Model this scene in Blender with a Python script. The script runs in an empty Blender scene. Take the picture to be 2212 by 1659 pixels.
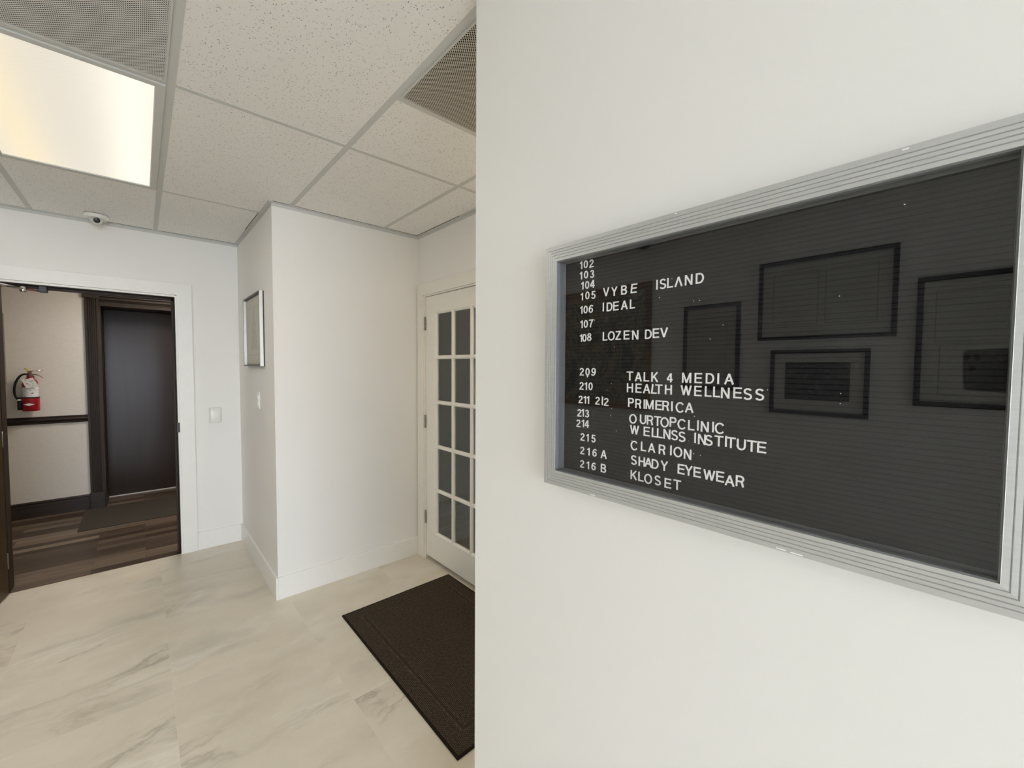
import bpy, bmesh, math, random
from mathutils import Vector, Matrix
random.seed(7)
PI = math.pi
scene = bpy.context.scene
COL = scene.collection

# ------------------------------------------------------------------ camera
CAM_F, CAM_YAW, CAM_PITCH, CAM_ROLL, CAM_H = 893.93, 41.9032, -2.3656, 0.3419, 1.475
def make_camera():
    y, p, r = math.radians(CAM_YAW), math.radians(CAM_PITCH), math.radians(CAM_ROLL)
    fw = Vector((math.sin(y)*math.cos(p), math.cos(y)*math.cos(p), math.sin(p)))
    rt = Vector((math.cos(y), -math.sin(y), 0)); up = rt.cross(fw)
    r2 = rt*math.cos(r) + up*math.sin(r); u2 = up*math.cos(r) - rt*math.sin(r)
    cd = bpy.data.cameras.new('camera'); co = bpy.data.objects.new('camera', cd); COL.objects.link(co)
    cd.sensor_fit = 'HORIZONTAL'; cd.sensor_width = 36.0; cd.lens = CAM_F/2212*36
    cd.clip_start = 0.01; cd.clip_end = 100
    m = Matrix((r2, u2, -fw)).transposed().to_4x4(); m.translation = Vector((0, 0, CAM_H))
    co.matrix_world = m; scene.camera = co
    return r2, u2, fw
CAM_R, CAM_U, CAM_D = make_camera()

# ------------------------------------------------------------------ world, daylight, exposure
SKY_STRENGTH = 13.0
SKY_COLOR = (0.852, 0.925, 1.09)
LAMP_STRENGTH = 0.80
LAMP_NEAR = 1.0
LAMP_SIDE_FILL = 5.5
HALL_LAMP = 26.0
NICHE_FILL = 85.0
w = bpy.data.worlds.new('sky'); scene.world = w; w.use_nodes = True
bg = w.node_tree.nodes['Background']; bg.inputs[0].default_value = (*SKY_COLOR, 1); bg.inputs[1].default_value = SKY_STRENGTH
scene.view_settings.view_transform = 'Standard'; scene.view_settings.look = 'None'
scene.view_settings.gamma = 1; scene.view_settings.use_curve_mapping = False
scene.view_settings.exposure = 0.18
scene.cycles.max_bounces = 12; scene.cycles.diffuse_bounces = 7; scene.cycles.glossy_bounces = 5
scene.cycles.transparent_max_bounces = 16; scene.cycles.sample_clamp_indirect = 6
WIN = dict(x0=-1.72, x1=0.62, z0=0.05, z1=2.32, y=-4.2)
def portal():
    ld = bpy.data.lights.new('daylight_portal', 'AREA'); ld.shape = 'RECTANGLE'
    ld.size = WIN['x1']-WIN['x0']; ld.size_y = WIN['z1']-WIN['z0']; ld.cycles.is_portal = True
    lo = bpy.data.objects.new('daylight_portal', ld); COL.objects.link(lo)
    lo.location = ((WIN['x0']+WIN['x1'])/2, WIN['y']-0.06, (WIN['z0']+WIN['z1'])/2)
    lo.rotation_euler = (PI/2, 0, 0)          # local -Z looks into the lobby (+Y)
portal()

# ------------------------------------------------------------------ mesh helpers
class MB:
    def __init__(s): s.v = []; s.f = []; s.mi = []; s.cur = 0; s.smooth = []; s.sm = False
    def add(s, vs, fs):
        o = len(s.v); s.v += [tuple(v) for v in vs]
        for f in fs: s.f.append(tuple(i+o for i in f)); s.mi.append(s.cur); s.smooth.append(s.sm)
        return s
    def box(s, x0, x1, y0, y1, z0, z1):
        vs = [(x, y, z) for z in (z0, z1) for y in (y0, y1) for x in (x0, x1)]
        return s.add(vs, [(0,2,3,1),(4,5,7,6),(0,1,5,4),(2,6,7,3),(0,4,6,2),(1,3,7,5)])
    def obox(s, c, ax, ay, az):               # oriented box, half-vectors
        c, ax, ay, az = map(Vector, (c, ax, ay, az))
        vs = [c+ax*i+ay*j+az*k for k in (-1,1) for j in (-1,1) for i in (-1,1)]
        return s.add(vs, [(0,2,3,1),(4,5,7,6),(0,1,5,4),(2,6,7,3),(0,4,6,2),(1,3,7,5)])
    def prism(s, poly, fn, d0, d1):           # poly of 2D points, fn(a,b,d) -> 3D
        n = len(poly)
        vs = [fn(a, b, d0) for a, b in poly] + [fn(a, b, d1) for a, b in poly]
        fs = [tuple(range(n-1, -1, -1)), tuple(range(n, 2*n))]
        fs += [(i, (i+1) % n, n+(i+1) % n, n+i) for i in range(n)]
        return s.add(vs, fs)
    def lathe(s, prof, c, axis=(0,0,1), n=32):
        axis = Vector(axis).normalized(); c = Vector(c)
        a = axis.orthogonal().normalized(); b = axis.cross(a)
        vs = []; fs = []
        for r, h in prof:
            for i in range(n):
                t = 2*PI*i/n; vs.append(c + axis*h + (a*math.cos(t)+b*math.sin(t))*r)
        for k in range(len(prof)-1):
            for i in range(n):
                j = (i+1) % n; fs.append((k*n+i, k*n+j, (k+1)*n+j, (k+1)*n+i))
        fs.append(tuple(range(n-1, -1, -1))); m = (len(prof)-1)*n; fs.append(tuple(range(m, m+n)))
        o = s.sm; s.sm = True; s.add(vs, fs); s.sm = o; return s
    def tube(s, pts, r, n=12):
        pts = [Vector(p) for p in pts]; vs = []; fs = []; m = len(pts)
        rs = r if isinstance(r, (list, tuple)) else [r]*m
        ref = None
        for i, p in enumerate(pts):
            t = (pts[min(i+1, m-1)]-pts[max(i-1, 0)]).normalized()
            if ref is None: ref = t.orthogonal().normalized()
            a = (ref - t*ref.dot(t)).normalized(); b = t.cross(a); ref = a
            vs += [p+(a*math.cos(2*PI*k/n)+b*math.sin(2*PI*k/n))*rs[i] for k in range(n)]
        for i in range(m-1):
            for k in range(n):
                j = (k+1) % n; fs.append((i*n+k, i*n+j, (i+1)*n+j, (i+1)*n+k))
        fs.append(tuple(range(n-1, -1, -1))); fs.append(tuple(range((m-1)*n, m*n)))
        o = s.sm; s.sm = True; s.add(vs, fs); s.sm = o; return s
    def frame_sweep(s, rect, prof, plane):    # mitred sweep of prof (inward offset, height) round a rectangle
        a0, a1, b0, b1 = rect; n = len(prof); vs = []; fs = []
        for ca, cb, sa, sb in ((a0,b0,1,1),(a1,b0,-1,1),(a1,b1,-1,-1),(a0,b1,1,-1)):
            vs += [plane(ca+sa*d, cb+sb*d, h) for d, h in prof]
        for k in range(4):
            l = (k+1) % 4
            for i in range(n):
                j = (i+1) % n; fs.append((k*n+i, l*n+i, l*n+j, k*n+j))
        return s.add(vs, fs)

def wpos(p):
    v = Vector((0, 0, 0))
    while p is not None: v += p.location; p = p.parent
    return v
def obj(name, mb, mats, parent=None, bevel=0, label=None, seg=2):
    off = wpos(parent)
    me = bpy.data.meshes.new(name)
    me.from_pydata([(x-off.x, y-off.y, z-off.z) for x, y, z in mb.v], [], mb.f)
    mats = mats if isinstance(mats, (list, tuple)) else [mats]
    for m in mats: me.materials.append(m)
    me.polygons.foreach_set('material_index', mb.mi)
    me.polygons.foreach_set('use_smooth', mb.smooth)
    bm = bmesh.new(); bm.from_mesh(me); bmesh.ops.recalc_face_normals(bm, faces=bm.faces); bm.to_mesh(me); bm.free()
    me.update()
    o = bpy.data.objects.new(name, me); COL.objects.link(o)
    if parent is not None: o.parent = parent
    if bevel:
        b = o.modifiers.new('bevel', 'BEVEL'); b.width = bevel; b.segments = seg; b.limit_method = 'ANGLE'; b.angle_limit = math.radians(40)
    if label: o['label'] = label
    return o
def thing(name, label, cat, loc, group=None):
    o = bpy.data.objects.new(name, None); COL.objects.link(o); o.location = loc; o.empty_display_size = 0.05
    o['label'] = label; o['category'] = cat
    if group: o['group'] = group
    return o
def tag(o, label, cat, group=None):
    o['label'] = label; o['category'] = cat
    if group: o['group'] = group
    return o
def struct(name, mb, mats, parent=None, bevel=0):
    o = obj(name, mb, mats, parent, bevel)
    if parent is None: o['kind'] = 'structure'
    return o
def struct_root(name, loc):
    o = bpy.data.objects.new(name, None); COL.objects.link(o); o.location = loc; o['kind'] = 'structure'; return o
def arc(cx, cy, rx, ry, a0, a1, n=20):
    return [(cx+rx*math.cos(math.radians(a0+(a1-a0)*i/n)), cy+ry*math.sin(math.radians(a0+(a1-a0)*i/n))) for i in range(n+1)]

# ------------------------------------------------------------------ material helpers
class N:
    def __init__(s, name):
        s.m = bpy.data.materials.new(name); s.m.use_nodes = True; s.t = s.m.node_tree; s.t.nodes.clear()
        s.out = s.t.nodes.new('ShaderNodeOutputMaterial'); s._co = None
    def n(s, typ, ins=None, **kw):
        nd = s.t.nodes.new(typ)
        for k, v in kw.items(): setattr(nd, k, v)
        for k, v in (ins or {}).items(): s.set(nd.inputs[k], v)
        return nd
    def set(s, sock, v):
        if hasattr(v, 'is_output') or isinstance(v, bpy.types.NodeSocket): s.t.links.new(v, sock)
        elif isinstance(v, (tuple, list)):
            sock.default_value = (*v, 1) if sock.type == 'RGBA' and len(v) == 3 else v
        else: sock.default_value = v
    def co(s):
        if s._co is None: s._co = s.n('ShaderNodeTexCoord').outputs['Object']
        return s._co
    def map(s, scale=(1,1,1), rot=(0,0,0), loc=(0,0,0), vec=None):
        return s.n('ShaderNodeMapping', {'Vector': vec or s.co(), 'Scale': scale, 'Rotation': rot, 'Location': loc}).outputs[0]
    def math(s, op, a, b=0.0, c=0.0):
        return s.n('ShaderNodeMath', {0: a, 1: b, 2: c}, operation=op).outputs[0]
    def noise(s, vec, scale, detail=3, rough=0.5, dist=0.0):
        return s.n('ShaderNodeTexNoise', {'Vector': vec, 'Scale': scale, 'Detail': detail, 'Roughness': rough, 'Distortion': dist}).outputs['Fac']
    def ramp(s, fac, stops, interp='LINEAR'):
        r = s.n('ShaderNodeValToRGB', {0: fac}); cr = r.color_ramp; cr.interpolation = interp
        while len(cr.elements) < len(stops): cr.elements.new(0.5)
        for e, (p, c) in zip(cr.elements, stops):
            e.position = p; e.color = (*c, 1) if isinstance(c, (tuple, list)) else (c, c, c, 1)
        return r.outputs[0]
    def mix(s, fac, a, b, blend='MIX'):
        nd = s.n('ShaderNodeMix', data_type='RGBA', blend_type=blend)
        s.set(nd.inputs[0], fac); s.set(nd.inputs[6], a); s.set(nd.inputs[7], b); return nd.outputs[2]
    def bump(s, h, strength=0.2, dist=0.002):
        return s.n('ShaderNodeBump', {'Height': h, 'Strength': strength, 'Distance': dist}).outputs[0]
    def pbsdf(s, color, rough=0.5, metal=0.0, spec=0.5, normal=None, **extra):
        b = s.n('ShaderNodeBsdfPrincipled', {'Base Color': color, 'Roughness': rough, 'Metallic': metal, 'Specular IOR Level': spec})
        if normal is not None: s.set(b.inputs['Normal'], normal)
        for k, v in extra.items(): s.set(b.inputs[k], v)
        s.t.links.new(b.outputs[0], s.out.inputs[0]); return b
def simple(name, color, rough=0.5, metal=0.0, spec=0.5, var=0.04, scale=30, bump=0.0):
    m = N(name); f = m.noise(m.map(), scale, 3)
    c0 = tuple(x*(1-var) for x in color); c1 = tuple(min(1, x*(1+var)) for x in color)
    m.pbsdf(m.ramp(f, [(0.3, c0), (0.7, c1)]), rough, metal, spec, m.bump(f, bump, 0.001) if bump else None)
    return m.m

M = {}
def wall_paint(name, col):
    m = N(name); f = m.noise(m.map(), 2.2, 2); g = m.noise(m.map(), 420, 2)
    m.pbsdf(m.ramp(f, [(0.3, tuple(x*0.985 for x in col)), (0.7, col)]), 0.55, 0, 0.3, m.bump(g, 0.06, 0.0008)); return m.m
M['wall'] = wall_paint('wall_paint', (0.87, 0.853, 0.822))
M['trim'] = simple('trim_paint', (0.88, 0.865, 0.83), 0.35, 0, 0.4, 0.01)
M['door_white'] = simple('white_door_paint', (0.86, 0.83, 0.765), 0.38, 0, 0.4, 0.01)
M['plastic'] = simple('white_plastic', (0.82, 0.81, 0.77), 0.22, 0, 0.5, 0.01)
M['chrome'] = simple('chrome', (0.72, 0.71, 0.69), 0.18, 1.0, 0.5, 0.03)
M['black'] = simple('black_plastic', (0.012, 0.012, 0.013), 0.35, 0, 0.4, 0.1)
M['rubber'] = simple('black_rubber', (0.01, 0.01, 0.012), 0.5, 0, 0.3, 0.1)
M['red'] = simple('red_enamel', (0.36, 0.012, 0.018), 0.25, 0, 0.5, 0.05)
M['paper'] = simple('white_paper', (0.80, 0.79, 0.76), 0.7, 0, 0.2, 0.02)
M['yellow'] = simple('yellow_plastic', (0.62, 0.5, 0.06), 0.4)
M['brass'] = simple('brown_metal', (0.16, 0.06, 0.045), 0.4, 0.3)
M['hinge'] = simple('dull_nickel', (0.30, 0.28, 0.25), 0.38, 0.9, 0.5, 0.1, 60)
M['letter'] = simple('white_letter_plastic', (0.96, 0.955, 0.935), 0.4, 0, 0.4, 0.01)
M['grid'] = simple('ceiling_grid_paint', (0.62, 0.62, 0.60), 0.7, 0, 0.08, 0.01)
M['dark'] = simple('plenum_black', (0.004, 0.004, 0.004), 0.9, 0, 0.0, 0.1)
def brushed(name, col, rough, metal, axis):
    m = N(name); sc = [3, 3, 3]; sc[axis] = 0.2
    f = m.noise(m.map(scale=tuple(x*120 for x in sc)), 1.0, 2)
    m.pbsdf(m.ramp(f, [(0.3, tuple(x*0.93 for x in col)), (0.7, col)]), rough, metal, 0.5, m.bump(f, 0.04, 0.0004)); return m.m
M['alu'] = brushed('satin_aluminium', (0.60, 0.605, 0.60), 0.42, 0.55, 1)
M['alu_dark'] = brushed('aluminium_liner', (0.22, 0.225, 0.23), 0.5, 0.3, 1)
def wood(name, c0, c1, axis, rough=0.35, spec=0.4, scale=1.0, bump=0.05):
    m = N(name); sc = [40*scale]*3; sc[axis] = 2.0*scale
    v = m.map(scale=tuple(sc)); f = m.noise(v, 1.0, 5, 0.6, 0.6)
    m.pbsdf(m.ramp(f, [(0.3, c0), (0.7, c1)]), rough, 0, spec, m.bump(f, bump, 0.0006) if bump else None); return m.m
M['brown'] = wood('dark_brown_stain', (0.030, 0.020, 0.014), (0.045, 0.031, 0.022), 2, 0.45, 0.2)
M['brown_h'] = wood('dark_brown_stain_horizontal', (0.026, 0.017, 0.013), (0.040, 0.028, 0.022), 0, 0.45, 0.3)
M['door_dark'] = wood('dark_door_veneer', (0.026, 0.016, 0.0115), (0.030, 0.019, 0.0135), 2, 0.24, 0.18, 0.6, 0)
M['leaf_brown'] = wood('open_door_veneer', (0.045, 0.026, 0.012), (0.062, 0.036, 0.018), 2, 0.42, 0.4, 0.7)

def ceiling_tile():
    m = N('mineral_fibre_tile'); co = m.co()
    wob = m.n('ShaderNodeTexNoise', {'Vector': co, 'Scale': 40.0, 'Detail': 1.0}).outputs['Color']
    wv = m.n('ShaderNodeMix', data_type='VECTOR'); m.set(wv.inputs[0], 0.012); m.set(wv.inputs[4], co); m.set(wv.inputs[5], wob)
    v = wv.outputs[1]
    masks = []
    for sc, rot, th in (((70, 190, 1), 0.5, 0.15), ((170, 62, 1), 0.35, 0.15), ((150, 150, 1), 0.2, 0.16)):
        vv = m.map(scale=sc, rot=(0, 0, rot), vec=v)
        vo = m.n('ShaderNodeTexVoronoi', {'Vector': vv, 'Scale': 1.0}, voronoi_dimensions='2D')
        sep = m.n('ShaderNodeSeparateColor', {0: vo.outputs['Color']})
        r = m.math('MULTIPLY', m.math('POWER', sep.outputs[0], 2.0), th*1.7)
        gate = m.math('GREATER_THAN', sep.outputs[1], 0.74)
        masks.append(m.math('MULTIPLY', m.math('LESS_THAN', vo.outputs['Distance'], r), gate))
    mk = masks[0]
    for q in masks[1:]: mk = m.math('MAXIMUM', mk, q)
    g = m.noise(co, 160, 3)
    base = m.ramp(g, [(0.3, (0.86, 0.845, 0.82)), (0.7, (0.88, 0.865, 0.843))])
    col = m.mix(m.math('MULTIPLY', mk, 0.62), base, (0.16, 0.145, 0.125))
    h = m.math('SUBTRACT', m.math('MULTIPLY', g, 0.3), mk)
    m.pbsdf(col, 0.9, 0, 0.1, m.bump(h, 0.12, 0.0012)); return m.m
M['tile_ceiling'] = ceiling_tile()

def perforated(name, base, hole, pitch, rad):
    m = N(name); k = 1.0/pitch
    v = m.map(scale=(k, k, k), rot=(0, 0, PI/4))
    vo = m.n('ShaderNodeTexVoronoi', {'Vector': v, 'Scale': 1.0, 'Randomness': 0.0}, voronoi_dimensions='2D')
    mk = m.math('LESS_THAN', vo.outputs['Distance'], rad)
    d = m.n('ShaderNodeBsdfPrincipled', {'Base Color': base, 'Roughness': 0.45})
    t = m.n('ShaderNodeBsdfTransparent')
    mx = m.n('ShaderNodeMixShader', {0: mk, 1: d.outputs[0], 2: t.outputs[0]})
    m.t.links.new(mx.outputs[0], m.out.inputs[0]); return m.m
M['perf'] = perforated('perforated_steel', (0.72, 0.715, 0.69), None, 0.0062, 0.305)
M['perf_tan'] = perforated('perforated_tan_steel', (0.60, 0.56, 0.49), None, 0.0064, 0.36)

def diffuser(name, strength, cool=0.0):
    m = N(name); co = m.co()
    sep = m.n('ShaderNodeSeparateXYZ', {0: co})
    def gauss(x0, wd):
        d = m.math('DIVIDE', m.math('SUBTRACT', sep.outputs[0], x0), wd)
        return m.math('EXPONENT', m.math('MULTIPLY', m.math('MULTIPLY', d, d), -1.0))
    a = gauss(0.20, 0.10); b = gauss(-0.17, 0.085)
    c = m.mix(a, (0.84, 0.775, 0.66), (1.12, 1.06, 0.92))
    c = m.mix(m.math('MULTIPLY', b, 0.7), c, (1.05, 0.89, 0.58))
    c = m.mix(cool, c, (1.0, 0.96, 0.90))
    k = 1/0.0055
    vo = m.n('ShaderNodeTexVoronoi', {'Vector': m.map(scale=(k, k, k), rot=(0, 0, PI/4)), 'Scale': 1.0, 'Randomness': 0.0}, voronoi_dimensions='2D')
    s = m.math('MULTIPLY_ADD', vo.outputs['Distance'], -0.16, 1.06)
    e = m.n('ShaderNodeEmission', {'Color': c, 'Strength': m.math('MULTIPLY', s, strength)})
    g = m.n('ShaderNodeBsdfPrincipled', {'Base Color': (0.12, 0.115, 0.10), 'Roughness': 0.4})
    ad = m.n('ShaderNodeAddShader', {0: e.outputs[0], 1: g.outputs[0]})
    m.t.links.new(ad.outputs[0], m.out.inputs[0]); return m.m
M['diffuser'] = diffuser('prismatic_diffuser', LAMP_STRENGTH)
M['diffuser_side_fill'] = diffuser('prismatic_diffuser_side_fill', LAMP_SIDE_FILL, 0.8)
M['diffuser_near'] = diffuser('prismatic_diffuser_bright', LAMP_NEAR, 0.8)
def emis(name, col, st):
    m = N(name); f = m.noise(m.map(), 5, 1)
    e = m.n('ShaderNodeEmission', {'Color': m.ramp(f, [(0.3, tuple(x*0.97 for x in col)), (0.7, col)]), 'Strength': st})
    m.t.links.new(e.outputs[0], m.out.inputs[0]); return m.m
M['niche_fill'] = emis('niche_fill_lens', (1.0, 0.82, 0.58), NICHE_FILL)
M['hall_lamp'] = emis('hall_lamp_lens', (1.0, 0.91, 0.79), HALL_LAMP)

TS, TX, TY = 0.593, 0.076, 1.780      # floor tile module and joint origin
def floor_marble():
    m = N('marble_look_porcelain'); co = m.co()
    sep = m.n('ShaderNodeSeparateXYZ', {0: co})
    u = m.math('DIVIDE', m.math('SUBTRACT', sep.outputs[0], TX), TS); v = m.math('DIVIDE', m.math('SUBTRACT', sep.outputs[1], TY), TS)
    iu, iv = m.math('FLOOR', u), m.math('FLOOR', v)
    wn = m.n('ShaderNodeTexWhiteNoise', {'Vector': m.n('ShaderNodeCombineXYZ', {0: iu, 1: iv}).outputs[0]}, noise_dimensions='2D')
    off = m.n('ShaderNodeVectorMath', {0: wn.outputs['Color'], 1: (9, 9, 9)}, operation='MULTIPLY').outputs[0]
    p = m.n('ShaderNodeVectorMath', {0: co, 1: off}, operation='ADD').outputs[0]
    warp = m.n('ShaderNodeTexNoise', {'Vector': m.map(vec=p), 'Scale': 3.2, 'Detail': 4.0, 'Roughness': 0.6}).outputs['Color']
    wv = m.n('ShaderNodeMix', data_type='VECTOR'); m.set(wv.inputs[0], 0.16); m.set(wv.inputs[4], p); m.set(wv.inputs[5], warp)
    q = wv.outputs[1]
    soft = m.noise(m.map(scale=(1.1, 4.2, 1), rot=(0, 0, -0.85), vec=q), 1.0, 5, 0.55)
    base = m.ramp(soft, [(0.22, (0.64, 0.582, 0.475)), (0.42, (0.725, 0.665, 0.552)), (0.60, (0.76, 0.705, 0.595)), (0.8, (0.82, 0.785, 0.70))])
    mott = m.noise(m.map(loc=(2, 3, 0), vec=q), 5.5, 5, 0.65)
    base = m.mix(m.ramp(mott, [(0.35, 0.32), (0.62, 0.0)]), base, (0.58, 0.525, 0.43))
    tone = m.math('MULTIPLY_ADD', wn.outputs['Value'], 0.10, 0.0)
    base = m.mix(tone, base, (0.52, 0.485, 0.415))
    def veins(sc, rot, th, loc):
        f = m.noise(m.map(scale=sc, rot=(0, 0, rot), loc=loc, vec=q), 1.0, 6, 0.55, 0.5)
        d = m.math('ABSOLUTE', m.math('SUBTRACT', f, 0.5))
        return m.ramp(d, [(0.0, 1.0), (th*1.4, 0.4), (th*4.5, 0.0)])
    gate = m.ramp(m.noise(m.map(loc=(4, 7, 0), vec=p), 2.6, 2), [(0.42, 0.0), (0.62, 1.0)])
    gate2 = m.ramp(m.noise(m.map(loc=(14, 2, 0), vec=p), 2.2, 2), [(0.48, 0.0), (0.66, 1.0)])
    vl = m.math('MULTIPLY', veins((0.8, 2.6, 1), -0.85, 0.012, (0, 0, 0)), gate)
    vd = m.math('MULTIPLY', veins((0.7, 2.2, 1), -0.95, 0.008, (3, 5, 0)), gate2)
    blot = m.ramp(m.noise(m.map(scale=(1.2, 3, 1), rot=(0, 0, -0.7), loc=(8, 1, 0), vec=q), 1.6, 4), [(0.58, 0.0), (0.72, 1.0)])
    col = m.mix(m.math('MULTIPLY', blot, 0.6), base, (0.50, 0.475, 0.41))
    col = m.mix(m.math('MULTIPLY', vl, 0.75), col, (0.80, 0.77, 0.69))
    col = m.mix(m.math('MULTIPLY', vd, 0.7), col, (0.36, 0.315, 0.25))
    fu, fv = m.math('FRACT', u), m.math('FRACT', v)
    def edge(f, t): return m.math('MAXIMUM', m.math('LESS_THAN', f, t), m.math('GREATER_THAN', f, 1-t))
    gr = m.math('MAXIMUM', edge(fu, 0.0016), edge(fv, 0.0016))
    col = m.mix(m.math('MULTIPLY', gr, 0.6), col, (0.75, 0.69, 0.58))
    m.pbsdf(col, 0.30, 0, 0.35, m.bump(gr, -0.15, 0.001)); return m.m
M['floor'] = floor_marble()

def planks():
    m = N('grey_brown_plank'); co = m.co()
    br = m.n('ShaderNodeTexBrick', {'Vector': co, 'Color1': (0, 0, 0, 1), 'Color2': (1, 1, 1, 1), 'Mortar': (0.35, 0.35, 0.35, 1), 'Scale': 1.0, 'Mortar Size': 0.0012, 'Brick Width': 0.80, 'Row Height': 0.082, 'Bias': 0.0}, offset=0.37, offset_frequency=2)
    pv = m.n('ShaderNodeVectorMath', {0: co, 1: br.outputs['Color']}, operation='ADD').outputs[0]
    g = m.noise(m.map(scale=(2.2, 34, 1), vec=pv), 1.0, 5, 0.6, 0.4)
    t = m.math('MULTIPLY_ADD', m.n('ShaderNodeSeparateColor', {0: br.outputs['Color']}).outputs[0], 0.6, m.math('MULTIPLY', g, 0.5))
    c = m.ramp(t, [(0.18, (0.034, 0.022, 0.015)), (0.42, (0.062, 0.042, 0.029)), (0.62, (0.105, 0.074, 0.052)), (0.84, (0.19, 0.145, 0.104))])
    c = m.mix(br.outputs['Fac'], c, (0.03, 0.018, 0.012))
    m.pbsdf(c, 0.45, 0, 0.35, m.bump(g, 0.05, 0.0006)); return m.m
M['plank'] = planks()

def mat_ribbed():
    m = N('ribbed_brown_mat'); co = m.co()
    br = m.n('ShaderNodeTexBrick', {'Vector': m.map(rot=(0, 0, PI/2)), 'Color1': (0.0, 0, 0, 1), 'Color2': (1, 1, 1, 1), 'Mortar': (0, 0, 0, 1), 'Scale': 1.0, 'Mortar Size': 0.0013, 'Mortar Smooth': 0.4, 'Brick Width': 0.0115, 'Row Height': 0.0072}, offset=0.5)
    nz = m.noise(m.map(scale=(90, 90, 1)), 1.0, 4, 0.7); blot = m.noise(m.map(), 5.0, 3)
    c = m.ramp(nz, [(0.3, (0.040, 0.031, 0.022)), (0.7, (0.135, 0.108, 0.083))])
    c = m.mix(m.math('MULTIPLY', blot, 0.35), c, (0.05, 0.034, 0.02))
    rim = m.mix(m.math('MULTIPLY', br.outputs['Fac'], 0.8), c, (0.010, 0.007, 0.004))
    # inset border: two thin flecked lines, measured from the mat's own edges (object space)
    sep = m.n('ShaderNodeSeparateXYZ', {0: co})
    dx = m.math('SUBTRACT', 0.3705, m.math('ABSOLUTE', sep.outputs[0])); dy = m.math('SUBTRACT', 0.597, m.math('ABSOLUTE', sep.outputs[1]))
    d = m.math('MINIMUM', dx, dy)
    def line(a, wd): return m.math('LESS_THAN', m.math('ABSOLUTE', m.math('SUBTRACT', d, a)), wd)
    fleck = m.math('GREATER_THAN', m.noise(m.map(scale=(120, 120, 1)), 1.0, 2), 0.52)
    ln = m.math('MULTIPLY', m.math('MAXIMUM', line(0.083, 0.0022), line(0.108, 0.0018)), fleck)
    c2 = m.mix(m.math('MULTIPLY', ln, 0.5), rim, (0.17, 0.13, 0.095))
    c2 = m.mix(m.math('MULTIPLY', line(0.095, 0.004), 0.35), c2, (0.02, 0.014, 0.010))
    edge = m.math('LESS_THAN', d, 0.010)
    c2 = m.mix(edge, c2, (0.020, 0.014, 0.010))
    h = m.math('SUBTRACT', m.math('MULTIPLY', nz, 0.5), br.outputs['Fac'])
    m.pbsdf(c2, 0.92, 0, 0.1, m.bump(h, 0.6, 0.003)); return m.m
M['mat'] = mat_ribbed()
def carpet_mat():
    m = N('grey_hall_mat'); nz = m.noise(m.map(scale=(120, 120, 1)), 1.0, 4, 0.7)
    m.pbsdf(m.ramp(nz, [(0.3, (0.042, 0.036, 0.030)), (0.7, (0.080, 0.070, 0.060))]), 0.95, 0, 0.1, m.bump(nz, 0.5, 0.003)); return m.m
M['hallmat'] = carpet_mat()
def wallpaper():
    m = N('textured_cream_wallcovering'); f = m.noise(m.map(scale=(40, 40, 110)), 1.0, 4, 0.65); g = m.noise(m.map(), 4, 2)
    c = m.ramp(f, [(0.3, (0.64, 0.60, 0.545)), (0.7, (0.69, 0.65, 0.595))])
    m.pbsdf(c, 0.75, 0, 0.2, m.bump(f, 0.12, 0.0015)); return m.m
M['wallpaper'] = wallpaper()

def felt():
    m = N('grooved_black_felt'); co = m.co()
    sep = m.n('ShaderNodeSeparateXYZ', {0: co})
    fz = m.math('FRACT', m.math('DIVIDE', sep.outputs[2], 0.00715))
    gv = m.ramp(fz, [(0.0, 1.0), (0.14, 1.0), (0.24, 0.0), (1.0, 0.0)])
    nz = m.noise(m.map(), 700, 3, 0.7); bl = m.noise(m.map(), 9, 3)
    c = m.ramp(nz, [(0.3, (0.0095, 0.0095, 0.010)), (0.7, (0.019, 0.019, 0.020))])
    c = m.mix(gv, c, (0.003, 0.003, 0.003))
    m.pbsdf(c, 0.95, 0, 0.05, m.bump(m.math('SUBTRACT', m.math('MULTIPLY', nz, 0.3), gv), 0.5, 0.0015)); return m.m
M['felt'] = felt()
def glass(name, tint, dust=0.0, boost=1.0):
    m = N(name)
    bf = m.n('ShaderNodeNewGeometry').outputs['Backfacing']
    fr = m.n('ShaderNodeFresnel', {'IOR': m.math('MULTIPLY_ADD', bf, 1/1.5-1.5, 1.5)}).outputs[0]
    tr = m.n('ShaderNodeBsdfTransparent', {'Color': tint}); gl = m.n('ShaderNodeBsdfGlossy', {'Roughness': 0.0, 'Color': (1, 1, 1)})
    sh = m.n('ShaderNodeMixShader', {0: m.math('MULTIPLY', fr, boost), 1: tr.outputs[0], 2: gl.outputs[0]}).outputs[0]
    if dust:
        nz = m.noise(m.map(), 14, 5, 0.7); sp = m.noise(m.map(), 320, 2, 0.7)
        k = m.math('MULTIPLY', m.math('MULTIPLY', m.ramp(nz, [(0.5, 0.15), (0.75, 1.0)]), m.ramp(sp, [(0.55, 0.1), (0.72, 1.0)])), dust)
        df = m.n('ShaderNodeBsdfDiffuse', {'Color': (0.8, 0.8, 0.78)})
        sh = m.n('ShaderNodeMixShader', {0: k, 1: sh, 2: df.outputs[0]}).outputs[0]
    m.t.links.new(sh, m.out.inputs[0]); return m.m
M['sign_glass'] = glass('sign_glass', (1.0, 1.0, 1.0), 0.04, 0.66)
M['glass'] = glass('door_glass', (0.93, 0.95, 0.94))
M['win_glass'] = glass('window_glass', (0.97, 0.99, 0.98))
M['dome'] = glass('clear_dome_plastic', (0.93, 0.93, 0.92), 0.0, 1.0)

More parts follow.
